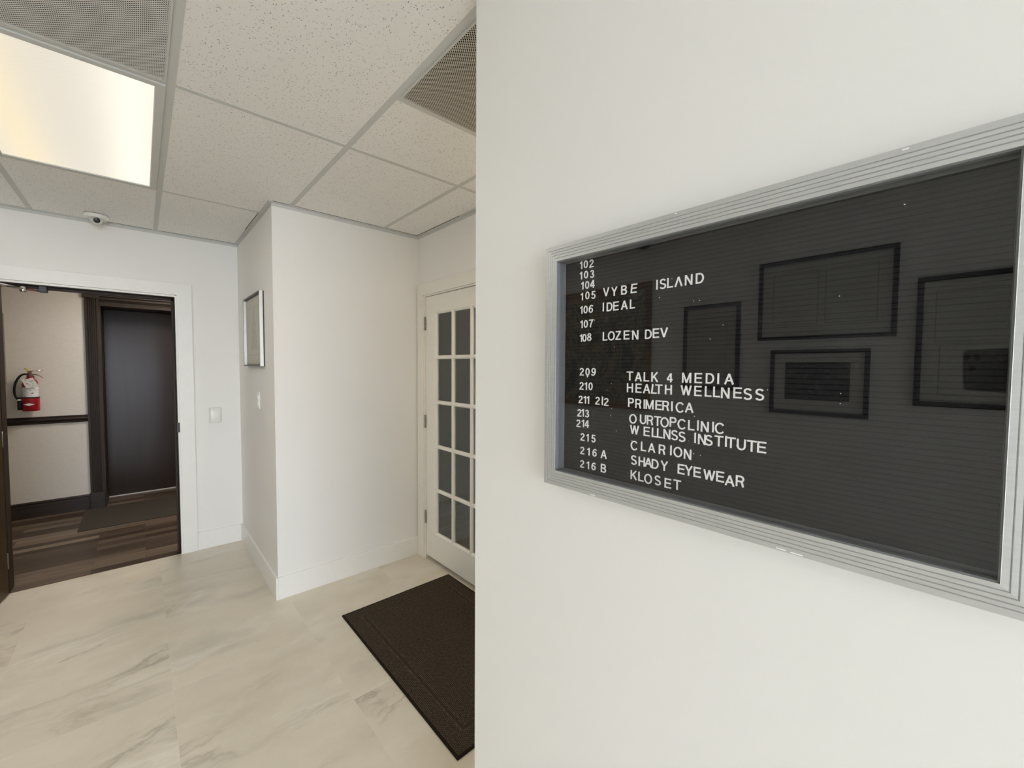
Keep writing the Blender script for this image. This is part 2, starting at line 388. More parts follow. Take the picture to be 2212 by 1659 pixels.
# ------------------------------------------------------------------ room dimensions
H = 2.4676; HT = H + 0.0012; TOP = 2.62
YB, YP, XP, XD, XS, YS = 4.086, 2.882, 0.614, 1.6077, 0.68, 0.907
XL, YW = -1.8, -4.2
YH, HB = 4.206, 5.99          # back face of back wall, hall wall
BBH, BBT = 0.141, 0.014

# floor
b = MB()
b.box(XL-0.1, XD+0.12, YW-0.1, YB+0.002, -0.1, 0.0)
struct('floor', b, M['floor'])
b = MB(); b.box(-2.6, 2.2, YB+0.002, 6.5, -0.1, 0.0)
struct('floor_hall', b, M['plank'])
b = MB(); b.box(XD+0.12, 3.9, 0.4, 3.9, -0.1, 0.0)
struct('floor_office', b, M['plank'])
b = MB(); b.box(-14, 14, -16, YW-0.1, -0.15, -0.02)
struct('floor_outside', b, simple('pavement', (0.36, 0.35, 0.33), 0.9, 0, 0.1, 0.15, 3))

# walls
DX0, DX1, DZ = -0.680, 0.222, 2.004        # rough opening in the back wall
b = MB()
b.box(-2.6, DX0, YB, YH, 0, TOP); b.box(DX1, XP+0.05, YB, YH, 0, TOP); b.box(DX0, DX1, YB, YH, DZ, TOP)
struct('wall_back', b, M['wall'])
b = MB(); b.box(XP, XD+0.12, YP, YH-0.001, 0, TOP); b.box(XD+0.12, 2.2, YB, YH-0.001, 0, TOP)
struct('wall_column', b, M['wall'])
b = MB(); b.box(XS, XD+0.12, YW-0.1, YS, 0, TOP)
struct('wall_right', b, M['wall'])
FY0, FY1, FZ = 1.842, 2.777, 2.008           # French door rough opening
b = MB()
b.box(XD, XD+0.12, YS, FY0, 0, TOP); b.box(XD, XD+0.12, FY1, YP, 0, TOP); b.box(XD, XD+0.12, FY0, FY1, FZ, TOP)
struct('wall_niche', b, M['wall'])
b = MB(); b.box(XL-0.12, XL, YW-0.1, YB, 0, TOP)
struct('wall_left', b, M['wall'])
b = MB()
b.box(XL, WIN['x0'], YW-0.1, YW, 0, TOP); b.box(WIN['x1'], XS, YW-0.1, YW, 0, TOP)
b.box(WIN['x0'], WIN['x1'], YW-0.1, YW, WIN['z1'], TOP); b.box(WIN['x0'], WIN['x1'], YW-0.1, YW, 0, WIN['z0'])
struct('wall_front', b, M['wall'])
# office beyond the French door
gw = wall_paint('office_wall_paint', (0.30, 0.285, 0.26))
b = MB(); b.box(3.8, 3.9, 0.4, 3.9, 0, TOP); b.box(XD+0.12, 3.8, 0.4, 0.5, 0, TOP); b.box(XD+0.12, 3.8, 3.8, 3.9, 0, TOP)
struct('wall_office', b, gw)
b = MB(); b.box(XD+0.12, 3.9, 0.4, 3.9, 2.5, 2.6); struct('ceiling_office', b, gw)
# hall
b = MB(); HX0, HX1, HDZ = -0.305, 0.605, 2.085
b.box(-2.6, HX0, HB, HB+0.5, 0, TOP); b.box(HX1, 2.2, HB, HB+0.5, 0, TOP); b.box(HX0, HX1, HB, HB+0.5, HDZ, TOP); b.box(HX0-0.1, HX1+0.1, 6.40, HB+0.5, 0, TOP)  # rearmost box is added behind the door to block leaking sky light
struct('wall_hall_back', b, M['wallpaper'])
b = MB(); b.box(-2.6, -2.5, YH, HB, 0, TOP); struct('wall_hall_left', b, M['wallpaper'])
b = MB(); b.box(2.1, 2.2, YH, HB, 0, TOP); struct('wall_hall_right', b, M['wallpaper'])
b = MB(); b.box(-2.6, 2.2, YH, 6.5, 2.5, 2.6); struct('ceiling_hall', b, M['tile_ceiling'])

# ceiling with an opening for nothing: tiles are one sheet, grid is its child
b = MB()
b.box(XL-0.1, XS+0.05, YW-0.1, YB+0.05, HT, HT+0.02); b.box(XS+0.05, XD+0.1, YS-0.05, YP+0.05, HT, HT+0.02)
ceil = struct('ceiling', b, M['tile_ceiling'])
MT = [-1.115, -0.505, 0.1037, 0.7226, 1.3287]
C0, C1, C2 = 1.460, 1.933, 3.133
g = MB(); tw = 0.0125; gz0, gz1 = H-0.0002, HT
def tee_y(x, y0, y1, w=tw): g.box(x-w, x+w, y0, y1, gz0, gz1)
def tee_x(y, x0, x1, w=0.0115): g.box(x0, x1, y-w, y+w, gz0+0.0001, gz1)
for x in [-1.7236]+MT[:3]: tee_y(x, YW, YB)
tee_y(MT[3], YS, YP); tee_y(MT[4], YS, YP)
for x0, x1 in zip([-1.7236]+MT[:2], MT[:3]):
    for y in [C2]+[C1-1.2*i for i in range(6)]:
        tee_x(y, x0+tw, x1-tw)
for y in [C1-1.2*i for i in range(1, 6)]: tee_x(y, MT[2]+tw, XS)
tee_x(C1, MT[2]+tw, MT[3]-tw); tee_x(C2, MT[2]+tw, XP)
tee_x(C0, MT[3]+tw, MT[4]-tw); tee_x(C1, MT[3]+tw, MT[4]-tw); tee_x(C1, MT[4]+tw, XD)
obj('ceiling_grid', g, M['grid'], ceil)
a = MB(); aw = 0.019
def ang(x0, x1, y0, y1): a.box(x0, x1, y0, y1, H-0.0045, H-0.0005)
ang(XL, XP, YB-aw, YB); ang(XP-aw, XP, YP-aw, YB-aw); ang(XP, XD, YP-aw, YP); ang(XD-aw, XD, YS, YP-aw)
ang(XL, XL+aw, YW, YB-aw); ang(XS-aw, XS, YW, YS); ang(XS, XD-aw, YS, YS+aw)
def angv(x0, x1, y0, y1): a.box(x0, x1, y0, y1, H-0.022, H-0.0045)
angv(XL, XP, YB-0.0015, YB); angv(XP-0.0015, XP, YP-0.0015, YB); angv(XP, XD, YP-0.0015, YP); angv(XD-0.0015, XD, YS, YP)
obj('wall_angle', a, M['grid'], ceil)
q = MB(); gw_ = 0.0022
def gap(x0, x1, y0, y1): q.box(x0, x1, y0, y1, H-0.0002, HT)  # solid dark strips stand in for shade along the ceiling edge
gap(MT[2]+0.02, XP-aw, YB-aw-gw_, YB-aw); gap(-0.15, MT[2]-0.02, YB-aw-gw_, YB-aw); gap(XP+0.004, XD-aw, YP-aw-gw_, YP-aw); gap(XD-aw-gw_, XD-aw, 2.3, YP-aw); gap(XP-aw-gw_, XP-aw, 3.15, 3.6)
obj('gap_shade_strip', q, M['dark'], ceil)

# baseboards
def bboard(name, x0, x1, y0, y1): struct(name, MB().box(x0, x1, y0, y1, 0, BBH), M['trim'], None, 0.002)
bboard('baseboard_back', 0.309, XP-BBT, YB-BBT, YB)
bboard('baseboard_column_side', XP-BBT, XP, YP-BBT, YB)
bboard('baseboard_column_front', XP, XD, YP-BBT, YP)
bboard('baseboard_right', XS-BBT, XS, YW, YS)
bboard('baseboard_left', XL, XL+BBT, YW, YB)
bboard('baseboard_return', XS, XD, YS, YS+BBT)
bboard('baseboard_niche', XD-BBT, XD, YS+BBT, 1.749)

# ------------------------------------------------------------------ entrance glazing (behind the photographer)
win = struct_root('window_1', (0, YW-0.05, 0))
f = MB(); x0, x1, z0, z1, y = WIN['x0'], WIN['x1'], WIN['z0'], WIN['z1'], YW-0.05
for xx in (x0+0.03, x0+0.8, x0+1.7, x1-0.03): f.box(xx-0.03, xx+0.03, y-0.03, y+0.03, z0, z1)
f.box(x0, x1, y-0.03, y+0.03, z0, z0+0.06); f.box(x0, x1, y-0.03, y+0.03, z1-0.06, z1)
obj('window_frame', f, M['alu'], win)
obj('window_pane', MB().box(x0+0.06, x1-0.06, y-0.003, y+0.003, z0+0.06, z1-0.06), M['win_glass'], win)

# ------------------------------------------------------------------ back doorway: white casing, dark jamb, open leaf
t1 = struct_root('trim_1', (0.21, YB, 0))
YC = 4.069
c = MB().prism([(0.216, 0), (0.308, 0), (0.308, 2.093), (-0.77, 2.093), (-0.77, 0), (-0.677, 0), (-0.677, 2.005), (0.216, 2.005)], lambda a_, b_, d: (a_, d, b_), YC, YB)
obj('casing', c, M['trim'], t1, 0.0015)
l = MB()
l.box(0.205, 0.222, YC+0.006, YB+0.006, 0, 2.001); l.box(-0.680, -0.666, YC+0.006, YB+0.006, 0, 2.001); l.box(-0.666, 0.205, YC+0.006, YB+0.006, 1.990, 2.004)
obj('inner_bead', l, M['trim'], t1, 0.001)
j = MB()
j.box(0.2, DX1, YB+0.006, YH+0.01, 0, 1.996); j.box(DX0, -0.659, YB+0.006, YH+0.01, 0, 1.996); j.box(-0.659, 0.2, YB+0.006, YH+0.01, 1.985, DZ)
j.box(0.186, 0.2, YB+0.052, YB+0.075, 0, 1.985); j.box(-0.659, 0.2, YB+0.052, YB+0.075, 1.968, 1.985)
j.box(0.222, 0.31, YH, YH+0.016, 0, 2.08); j.box(-0.765, -0.68, YH, YH+0.016, 0, 2.08); j.box(-0.68, 0.222, YH, YH+0.016, 2.004, 2.08)
obj('jamb', j, M['brown'], t1, 0.001)
s = MB(); s.box(0.1985, 0.2, YB+0.008, YB+0.045, 0.955, 1.03); s.box(0.197, 0.2195, YB-0.012, YB+0.010, 0.955, 1.03)
sp = obj('strike_plate', s, simple('dark_bronze', (0.05, 0.048, 0.044), 0.45, 0.4), t1, 0.001)
s = MB()
for zz in (0.967, 1.018): s.lathe([(0.004, 0), (0.004, 0.001)], (0.197, YB+0.0, zz), (-1, 0, 0), 10)
obj('screw', s, M['black'], sp)

d2 = struct_root('door_2', (-0.655, 4.052, 0))
ang_ = math.radians(9.6); dv = Vector((-math.sin(ang_), -math.cos(ang_), 0)); nv = Vector((-math.cos(ang_), math.sin(ang_), 0))
hinge = Vector((-0.655, 4.046, 0)); LW = 0.82
cc = hinge + dv*(LW/2) + nv*0.022 + Vector((0, 0, 0.994))
obj('door_leaf', MB().obox(cc, dv*(LW/2), nv*0.022, (0, 0, 0.984)), M['leaf_brown'], d2, 0.003)
hb = MB(); k = hinge + dv*(LW-0.07) + Vector((0, 0, 1.0))
hb.tube([k, k-nv*0.055, k-nv*0.06-dv*0.11], 0.009); hb.lathe([(0.03, 0), (0.028, 0.008)], k, -nv, 20)
obj('door_handle', hb, M['hinge'], d2)
for zz in (0.22, 1.0, 1.78):
    obj('hinge', MB().lathe([(0.006, -0.05), (0.006, 0.05)], (-0.659, 4.06, zz), (0, 0, 1), 12), M['hinge'], d2)

dc = thing('door_closer', 'silver overhead door closer arm under the dark head of the open doorway', 'door closer', (-0.46, 4.10, 1.985))
obj('bracket', MB().box(-0.484, -0.446, 4.09, 4.135, 1.946, 1.985), M['black'], dc, 0.003)
e1 = Vector((-0.549, 4.085, 1.955)); e2 = hinge + dv*0.30 - nv*0.045 + Vector((0, 0, 1.945))
obj('forearm', MB().tube([(-0.462, 4.11, 1.952), e1], 0.006), M['brass'], dc)
obj('elbow', MB().lathe([(0.013, -0.018), (0.016, -0.010), (0.016, 0.010), (0.011, 0.018)], e1, (0, 0, 1), 20), M['chrome'], dc)
obj('main_arm', MB().tube([e1, e2], [0.008, 0.010]), M['chrome'], dc)
obj('body', MB().obox(hinge + dv*0.36 - nv*0.033 + Vector((0, 0, 1.93)), dv*0.13, nv*0.03, (0, 0, 0.028)), M['alu'], dc, 0.006)

# ------------------------------------------------------------------ hall: dark door, fluted casing, rails
t2 = struct_root('trim_2', (HX0, HB, 0))
def fluted_v(x0, x1, z0, z1):
    n = 5; m = MB(); y0 = HB-0.018; pts = [(x0, HB), (x0, y0)]; u = (x1-x0)
    for i in range(n):
        c0 = x0 + u*(0.14+0.72*i/n); c1 = x0 + u*(0.14+0.72*(i+1)/n); q = (c1-c0)
        pts += [(c0+q*0.15, y0), (c0+q*0.35, y0+0.008), (c0+q*0.65, y0+0.008), (c0+q*0.85, y0)]
    pts += [(x1, y0), (x1, HB)]
    return m.prism(pts, lambda a, b_, d: (a, b_, d), z0, z1)
obj('fluted_casing', fluted_v(-0.408, HX0, 0.165, 2.148), M['brown'], t2)
obj('fluted_casing', fluted_v(HX1, 0.71, 0.165, 2.148), M['brown'], t2)
pts = [(HB, 2.100), (HB-0.016, 2.100), (HB-0.018, 2.112), (HB-0.010, 2.118), (HB-0.018, 2.126), (HB-0.010, 2.134), (HB-0.020, 2.142), (HB-0.020, 2.158), (HB-0.012, 2.164), (HB-0.022, 2.172), (HB-0.022, 2.19), (HB, 2.19)]
obj('head_casing', MB().prism(pts, lambda a, b_, d: (d, a, b_), -0.3055, 0.6055), M['brown_h'], t2)
for x in (-0.42, 0.598): obj('corner_block', MB().box(x, x+0.122, HB-0.026, HB, 2.146, 2.196), M['brown_h'], t2, 0.003)
for x in (-0.412, 0.60): obj('plinth_block', MB().box(x, x+0.112, HB-0.045, HB, 0, 0.165), M['brown_h'], t2, 0.004)
jj = MB(); jj.box(HX0-0.004, HX0+0.012, HB-0.012, 6.36, 0, HDZ); jj.box(HX1-0.012, HX1+0.004, HB-0.012, 6.36, 0, HDZ); jj.box(HX0, HX1, HB-0.012, 6.36, HDZ-0.012, HDZ+0.016)
obj('jamb', jj, M['brown'], t2, 0.001)
d3 = struct_root('door_3', (0.15, 6.35, 0))
obj('door_leaf', MB().box(HX0+0.014, HX1-0.014, 6.345, 6.39, 0.014, HDZ-0.014), M['door_dark'], d3, 0.002)
obj('door_sweep', MB().box(HX0+0.014, HX1-0.014, 6.338, 6.345, 0.004, 0.016), simple('pale_sweep', (0.5, 0.48, 0.45), 0.5), d3)
kk = MB(); kk.lathe([(0.03, 0), (0.03, 0.006), (0.012, 0.01), (0.012, 0.035), (0.027, 0.045), (0.028, 0.062), (0.016, 0.07)], (0.53, 6.345, 1.0), (0, -1, 0), 24)
obj('door_knob', kk, M['hinge'], d3)
prof_rail = [(HB, 0.897), (HB-0.014, 0.897), (HB-0.018, 0.906), (HB-0.012, 0.914), (HB-0.024, 0.924), (HB-0.030, 0.936), (HB-0.030, 0.944), (HB-0.014, 0.952), (HB-0.018, 0.966), (HB, 0.968)]
struct('trim_3', MB().prism(prof_rail, lambda a, b_, d: (d, a, b_), -2.5, -0.408), M['brown_h'])
struct('trim_4', MB().prism(prof_rail, lambda a, b_, d: (d, a, b_), 0.71, 2.1), M['brown_h'])
prof_bb = [(HB, 0), (HB-0.016, 0), (HB-0.016, 0.118), (HB-0.012, 0.124), (HB-0.012, 0.130), (HB-0.017, 0.138), (HB-0.014, 0.15), (HB, 0.152)]
struct('baseboard_hall_left', MB().prism(prof_bb, lambda a, b_, d: (d, a, b_), -2.5, -0.412), M['brown_h'])
struct('baseboard_hall_right', MB().prism(prof_bb, lambda a, b_, d: (d, a, b_), 0.712, 2.1), M['brown_h'])

hm = obj('door_mat', MB().box(-0.447, 0.75, 5.195, HB-0.048, 0, 0.009), M['hallmat'], None, 0.003)
tag(hm, 'dark grey mat on the wood hallway floor before the dark brown door', 'door mat')
pn = obj('wall_panel', MB().box(-1.42, -0.928, HB-0.010, HB, 1.285, 1.945), simple('grey_brown_panel', (0.30, 0.26, 0.205), 0.6), None, 0.003)
tag(pn, 'grey brown panel edge on the hallway wall, left of the fire extinguisher', 'wall panel')

hl = thing('ceiling_light', 'unseen square ceiling light added over the wood floored hallway', 'ceiling light', (0.45, 5.1, 2.5))  # hall fixture added out of view to light the hallway
obj('frame', MB().frame_sweep((0.15, 0.75, 4.8, 5.4), [(0, 0), (0, -0.02), (0.02, -0.02), (0.02, 0)], lambda p, q, h: (p, q, 2.5+h)), M['grid'], hl)
obj('diffuser', MB().box(0.17, 0.73, 4.82, 5.38, 2.485, 2.492), M['hall_lamp'], hl)

# ------------------------------------------------------------------ fire extinguisher
ex = thing('fire_extinguisher', 'red fire extinguisher with inspection tag on the cream hallway wall', 'fire extinguisher', (-0.776, HB-0.075, 1.034))
cx, cy = -0.776, HB-0.072
m = MB(); m.lathe([(0.046, 1.150), (0.052, 1.153), (0.052, 1.285), (0.049, 1.305), (0.040, 1.325), (0.026, 1.340), (0.020, 1.345), (0.020, 1.352)], (cx, cy, 0), n=40)
cyl = obj('cylinder', m, M['red'], ex)
def ext_label():
    q = N('extinguisher_label'); co = q.co()
    br = q.n('ShaderNodeTexBrick', {'Vector': q.map(rot=(PI/2, 0, 0)), 'Color1': (0.03, 0.03, 0.04, 1), 'Color2': (0.5, 0.5, 0.52, 1), 'Mortar': (0.72, 0.72, 0.74, 1), 'Scale': 1.0, 'Mortar Size': 0.007, 'Brick Width': 0.034, 'Row Height': 0.026}, offset=0.3)
    q.pbsdf(q.mix(q.math('GREATER_THAN', q.noise(q.map(), 70, 2), 0.57), (0.72, 0.72, 0.74), br.outputs['Color']), 0.35); return q.m
m = MB(); m.lathe([(0.0525, 1.165), (0.0527, 1.168), (0.0527, 1.255), (0.0525, 1.258)], (cx, cy, 0), n=40)
obj('label_band', m, ext_label(), cyl, label='white printed label band')
m = MB(); m.lathe([(0.050, 1.034), (0.056, 1.038), (0.057, 1.155), (0.0575, 1.158), (0.0575, 1.162), (0.053, 1.162)], (cx, cy, 0), n=40)
cup = obj('holder_cup', m, M['red'], ex)
m = MB(); m.lathe([(0.0580, 1.155), (0.0583, 1.158), (0.0583, 1.1645), (0.054, 1.1665)], (cx, cy, 0), n=40)
obj('cup_rim', m, M['rubber'], cup)
m = MB(); pl = []
for i in range(13):
    t = -0.68+1.36*i/12; pl.append((t, 0.012*(1-abs(t)/0.68)))
vs = []; nn = len(pl)
for sgn in (1, -1): vs += [(cx+0.0578*math.sin(t-0.12), cy-0.0578*math.cos(t-0.12), 1.098+sgn*hh) for t, hh in pl]
m.add(vs, [(i, i+1, nn+i+1, nn+i) for i in range(nn-1)])
o = obj('diamond_badge', m, M['paper'], cup, label='white diamond shaped badge')
so = o.modifiers.new('solid', 'SOLIDIFY'); so.thickness = 0.0008; so.offset = 0
obj('wall_hook', MB().box(cx-0.02, cx+0.02, cy+0.05, HB, 1.06, 1.36), M['brass'], ex, 0.002)
m = MB(); m.lathe([(0.018, 1.350), (0.020, 1.356), (0.020, 1.372), (0.014, 1.376), (0.014, 1.392)], (cx, cy, 0), n=20); m.box(cx-0.012, cx+0.012, cy-0.012, cy+0.012, 1.385, 1.402)
obj('valve', m, M['brass'], ex, 0.001)
obj('carry_handle', MB().tube([(cx, cy, 1.376), (cx+0.04, cy, 1.377), (cx+0.062, cy, 1.365), (cx+0.082, cy, 1.345)], [0.006, 0.005, 0.004, 0.004]), M['hinge'], ex)
obj('squeeze_lever', MB().tube([(cx-0.014, cy, 1.405), (cx+0.02, cy, 1.408), (cx+0.085, cy, 1.418)], [0.006, 0.006, 0.005]), M['chrome'], ex)
obj('safety_pin', MB().tube([(cx-0.032, cy-0.012, 1.430), (cx-0.020, cy-0.014, 1.434), (cx-0.012, cy-0.012, 1.418), (cx+0.002, cy-0.012, 1.412), (cx-0.016, cy-0.012, 1.404)], [0.005, 0.006, 0.006, 0.006, 0.004]), M['yellow'], ex, label='yellow safety pin and seal')
m = MB(); hp = []
for i in range(15):
    t = PI*i/14; hp.append((cx-0.03-0.055*math.sin(t*0.92)-0.02*(1-math.cos(t))/2, cy-0.012, 1.262+0.118*math.cos(t)))
obj('hose', m.tube([(cx-0.004, cy-0.006, 1.38)]+hp, 0.0085), M['rubber'], ex)
m = MB(); xq = hp[-1][0]
m.lathe([(0.011, 1.165), (0.014, 1.160), (0.014, 1.15), (0.013, 1.147), (0.013, 1.135), (0.0165, 1.13), (0.017, 1.048), (0.014, 1.046)], (xq-0.002, cy-0.012, 0), n=20)
nz_ = obj('nozzle', m, M['rubber'], ex)
obj('nozzle_collar', MB().lathe([(0.0145, 1.134), (0.0150, 1.136), (0.0150, 1.147), (0.0145, 1.149)], (xq-0.002, cy-0.012, 0), n=20), M['plastic'], nz_, label='white nozzle collar')
def tag_mat():
    q = N('printed_tag'); f = q.noise(q.map(scale=(60, 60, 140)), 1.0, 2)
    q.pbsdf(q.ramp(f, [(0.56, (0.78, 0.77, 0.73)), (0.62, (0.30, 0.30, 0.30))]), 0.6); return q.m
m = MB(); tp = [(1.28*p_, 1.3*q_-0.012) for p_, q_ in [(-0.034, 0.032), (-0.022, 0.036), (-0.008, 0.029), (0.003, 0.030), (0.012, 0.036), (0.024, 0.038), (0.052, -0.022), (0.050, -0.030), (-0.010, -0.036)]]
m.prism(tp, lambda a_, b_, d: (cx+a_-0.005, cy-0.0625+d-0.02*(b_-0.03), 1.310+b_), 0, 0.0012)
obj('inspection_tag', m, tag_mat(), ex)

# ------------------------------------------------------------------ wall plates, dome camera, artwork on the column
wp = thing('switch_cover', 'white rounded cover plate on the back wall beside the doorway casing', 'wall plate', (0.441, YB, 1.073))
def plateprof(hw, hh, d, ch):
    return hw, hh, d, ch
m = MB(); X0, X1, Z0, Z1 = 0.401, 0.481, 1.011, 1.134
vs = []; nx = 14
for i in range(nx+1):
    u = i/nx; xx = X0+(X1-X0)*u; dd = 0.020*(1-(2*u-1)**4)**0.5*0.55+0.010 if 0 < i < nx else 0.008
    vs += [(xx, YB-dd, Z0+0.003), (xx, YB-dd, Z1-0.003), (xx, YB, Z0), (xx, YB, Z1)]
fs = []
for i in range(nx):
    p, q = i*4, (i+1)*4; fs += [(p, q, q+1, p+1), (p, p+2, q+2, q), (p+1, q+1, q+3, p+3), (p+2, p+3, q+3, q+2)]
fs += [(0, 1, 3, 2), (nx*4, nx*4+2, nx*4+3, nx*4+1)]
m.sm = True; m.add(vs, fs)
obj('cover', m, M['plastic'], wp, 0.002)
obj('back_plate', MB().box(0.399, 0.483, YB-0.005, YB, 1.009, 1.136), M['plastic'], wp, 0.002)

ls = thing('light_switch', 'slim white light switch plate on the column side below the framed drawing', 'light switch', (XP, 3.33, 1.228))
obj('plate', MB().box(XP-0.007, XP, 3.30, 3.37, 1.172, 1.288), M['plastic'], ls, 0.003)
obj('rocker', MB().prism([(0, 1.195), (0.0115, 1.195), (0.009, 1.23), (0.0135, 1.265), (0, 1.265)], lambda a_, b_, d: (XP-a_, d, b_), 3.318, 3.352), M['plastic'], ls, 0.001)

dcm = thing('dome_camera', 'white dome security camera on the ceiling above the open doorway', 'security camera', (-0.196, 3.93, H-0.003))
ox, oy = -0.196, 3.93; zt = H-0.003
obj('base', MB().lathe([(0.062, 0), (0.064, -0.004), (0.062, -0.018), (0.056, -0.024), (0.050, -0.024)], (ox, oy, zt), n=40), M['plastic'], dcm)
vd = Vector((0.10, -0.93, -0.33)).normalized()
prof = [(0.052*math.cos(t), -0.022-0.048*math.sin(t)) for t in [PI/2*i/10 for i in range(10)]] + [(0.003, -0.070)]
obj('clear_cover', MB().lathe(prof, (ox, oy, zt), n=40), M['dome'], dcm)
bl = [(0.034*math.cos(t), 0.034*math.sin(t)) for t in [-PI/2*0.98+PI*0.98*i/14 for i in range(15)]]
eye = obj('eyeball', MB().lathe(bl, (ox, oy, zt-0.028), (0, 0, 1), 28), M['plastic'], dcm)
obj('lens', MB().lathe([(0.017, 0.022), (0.017, 0.033), (0.013, 0.036), (0.006, 0.038)], (ox, oy, zt-0.028), vd, 24), M['black'], eye)

# sketch artwork
def sketch():
    q = N('pencil_drawing'); co = q.co(); sep = q.n('ShaderNodeSeparateXYZ', {0: co})
    y, z = sep.outputs[1], sep.outputs[2]
    # triangular study of hatch strokes, narrow at the top and wide at the bottom
    zz = q.math('ADD', z, 0.13); hw = q.math('MULTIPLY_ADD', zz, -0.33, 0.115)
    inside = q.math('MULTIPLY', q.math('LESS_THAN', q.math('ABSOLUTE', q.math('ADD', y, 0.01)), hw), q.math('MULTIPLY', q.math('GREATER_THAN', zz, 0.0), q.math('LESS_THAN', zz, 0.30)))
    st = q.noise(q.map(scale=(1, 150, 40), rot=(0.5, 0, 0)), 1.0, 4, 0.7)
    ink = q.math('MULTIPLY', inside, q.ramp(st, [(0.47, 0.0), (0.62, 1.0)]))
    ay, az = q.math('ABSOLUTE', y), q.math('ABSOLUTE', z)
    dd = q.math('MAXIMUM', q.math('SUBTRACT', ay, 0.20), q.math('SUBTRACT', az, 0.17))
    ln = q.math('LESS_THAN', q.math('ABSOLUTE', dd), 0.0012)
    k = q.math('MAXIMUM', q.math('MULTIPLY', ink, 0.5), q.math('MULTIPLY', ln, 0.4))
    q.pbsdf(q.mix(k, (0.60, 0.59, 0.51), (0.16, 0.16, 0.15)), 0.75, 0, 0.2); return q.m
FA = thing('framed_picture', 'framed pencil drawing on the column side above the light switch', 'picture', (XP, 3.42, 1.718))
fy0, fy1, fz0, fz1, dp = 3.130, 3.700, 1.470, 1.966, 0.028
pl_ = lambda p, q_, h: (XP-h, p, q_)
fr = MB(); fr.frame_sweep((fy0, fy1, fz0, fz1), [(0, 0), (0, 0.008), (0, dp), (0.009, dp), (0.009, dp-0.001), (0.0092, 0.006), (0.0092, 0)], pl_)
fr.mi = []
for k in range(4): fr.mi += [0, 1, 0, 0, 1, 0, 0] if k in (1, 3) else [0]*7
obj('frame', fr, [simple('dark_pewter_and_shade', (0.045, 0.038, 0.034), 0.4, 0.1), simple('silver_lit_side', (0.80, 0.78, 0.75), 0.3, 0.6)], FA)  # bright vertical sides and dark rear edge paint light and shade on the frame
obj('drawing', MB().box(XP-0.010, XP-0.004, fy0+0.0112, fy1-0.0112, fz0+0.0112, fz1-0.0112), sketch(), FA)

# ------------------------------------------------------------------ ceiling fixtures
def troffer(x0, x1, y0, y1, label, lens='diffuser'):
    t = thing('ceiling_light', label, 'ceiling light', ((x0+x1)/2, (y0+y1)/2, H))
    p = [(0, 0.004), (0, -0.0065), (0.027, -0.0065), (0.030, -0.002), (0.030, 0.004)]
    obj('frame', MB().frame_sweep((x0, x1, y0, y1), p, lambda a_, b_, h: (a_, b_, H+h)), M['grid'], t, 0.0008)
    obj('diffuser', MB().box(x0+0.030, x1-0.030, y0+0.030, y1-0.030, H-0.001, H+0.0035), M[lens], t)
    return t
troffer(MT[1]+tw+0.001, MT[2]-tw-0.001, C1+0.013, C2-0.013, 'glowing fluorescent ceiling light panel between the perforated vent and the back wall')
troffer(MT[1]+tw+0.001, MT[2]-tw-0.001, C1-3.6+0.013, C1-2.4-0.013, 'fluorescent ceiling light panel behind the photographer, nearest the entrance glass', 'diffuser_near')
troffer(MT[0]+tw+0.001, MT[1]-tw-0.001, C1+0.013, C2-0.013, 'unseen fill light panel added left of the glowing panel, nearest the wall of pictures', 'diffuser_side_fill')  # added panel out of view, brightens the column side and back wall
dl = thing('niche_fill_light', 'unseen round fill light added in the niche ceiling behind the end of the sign wall', 'ceiling light', (1.465, 1.35, H))  # added fixture out of view, brightens the niche
obj('trim_ring', MB().lathe([(0.095, 0.003), (0.095, -0.004), (0.072, -0.006), (0.072, 0.003)], (1.465, 1.35, H), n=40), M['grid'], dl)
obj('lens', MB().lathe([(0.0715, -0.002), (0.0715, -0.0035), (0.01, -0.0035)], (1.465, 1.35, H), n=32), M['niche_fill'], dl)
def vent(x0, x1, y0, y1, label, face='perf'):
    t = thing('ceiling_vent', label, 'ceiling vent', ((x0+x1)/2, (y0+y1)/2, H))
    p = [(0, 0.003), (0, -0.0055), (0.006, -0.0055), (0.006, 0.003)]
    obj('frame', MB().frame_sweep((x0, x1, y0, y1), p, lambda a_, b_, h: (a_, b_, H+h)), M['grid'], t)
    obj('perforated_face', MB().add([(x0+0.006, y0+0.006, H-0.0045), (x1-0.006, y0+0.006, H-0.0045), (x1-0.006, y1-0.006, H-0.0045), (x0+0.006, y1-0.006, H-0.0045)], [(0, 1, 2, 3)]), M[face], t)
    obj('backing', MB().box(x0+0.006, x1-0.006, y0+0.006, y1-0.006, H+0.001, H+0.0035), M['dark'], t)
    return t
vent(MT[1]+tw+0.001, MT[2]-tw-0.001, C1-1.2+0.013, C1-0.013, 'grey perforated ceiling vent panel beside the glowing light panel')
vent(MT[3]+tw+0.001, MT[4]-tw-0.001, YS+0.022, C0-0.013, 'perforated ceiling vent panel above the brown mat, cut by the sign wall', 'perf_tan')

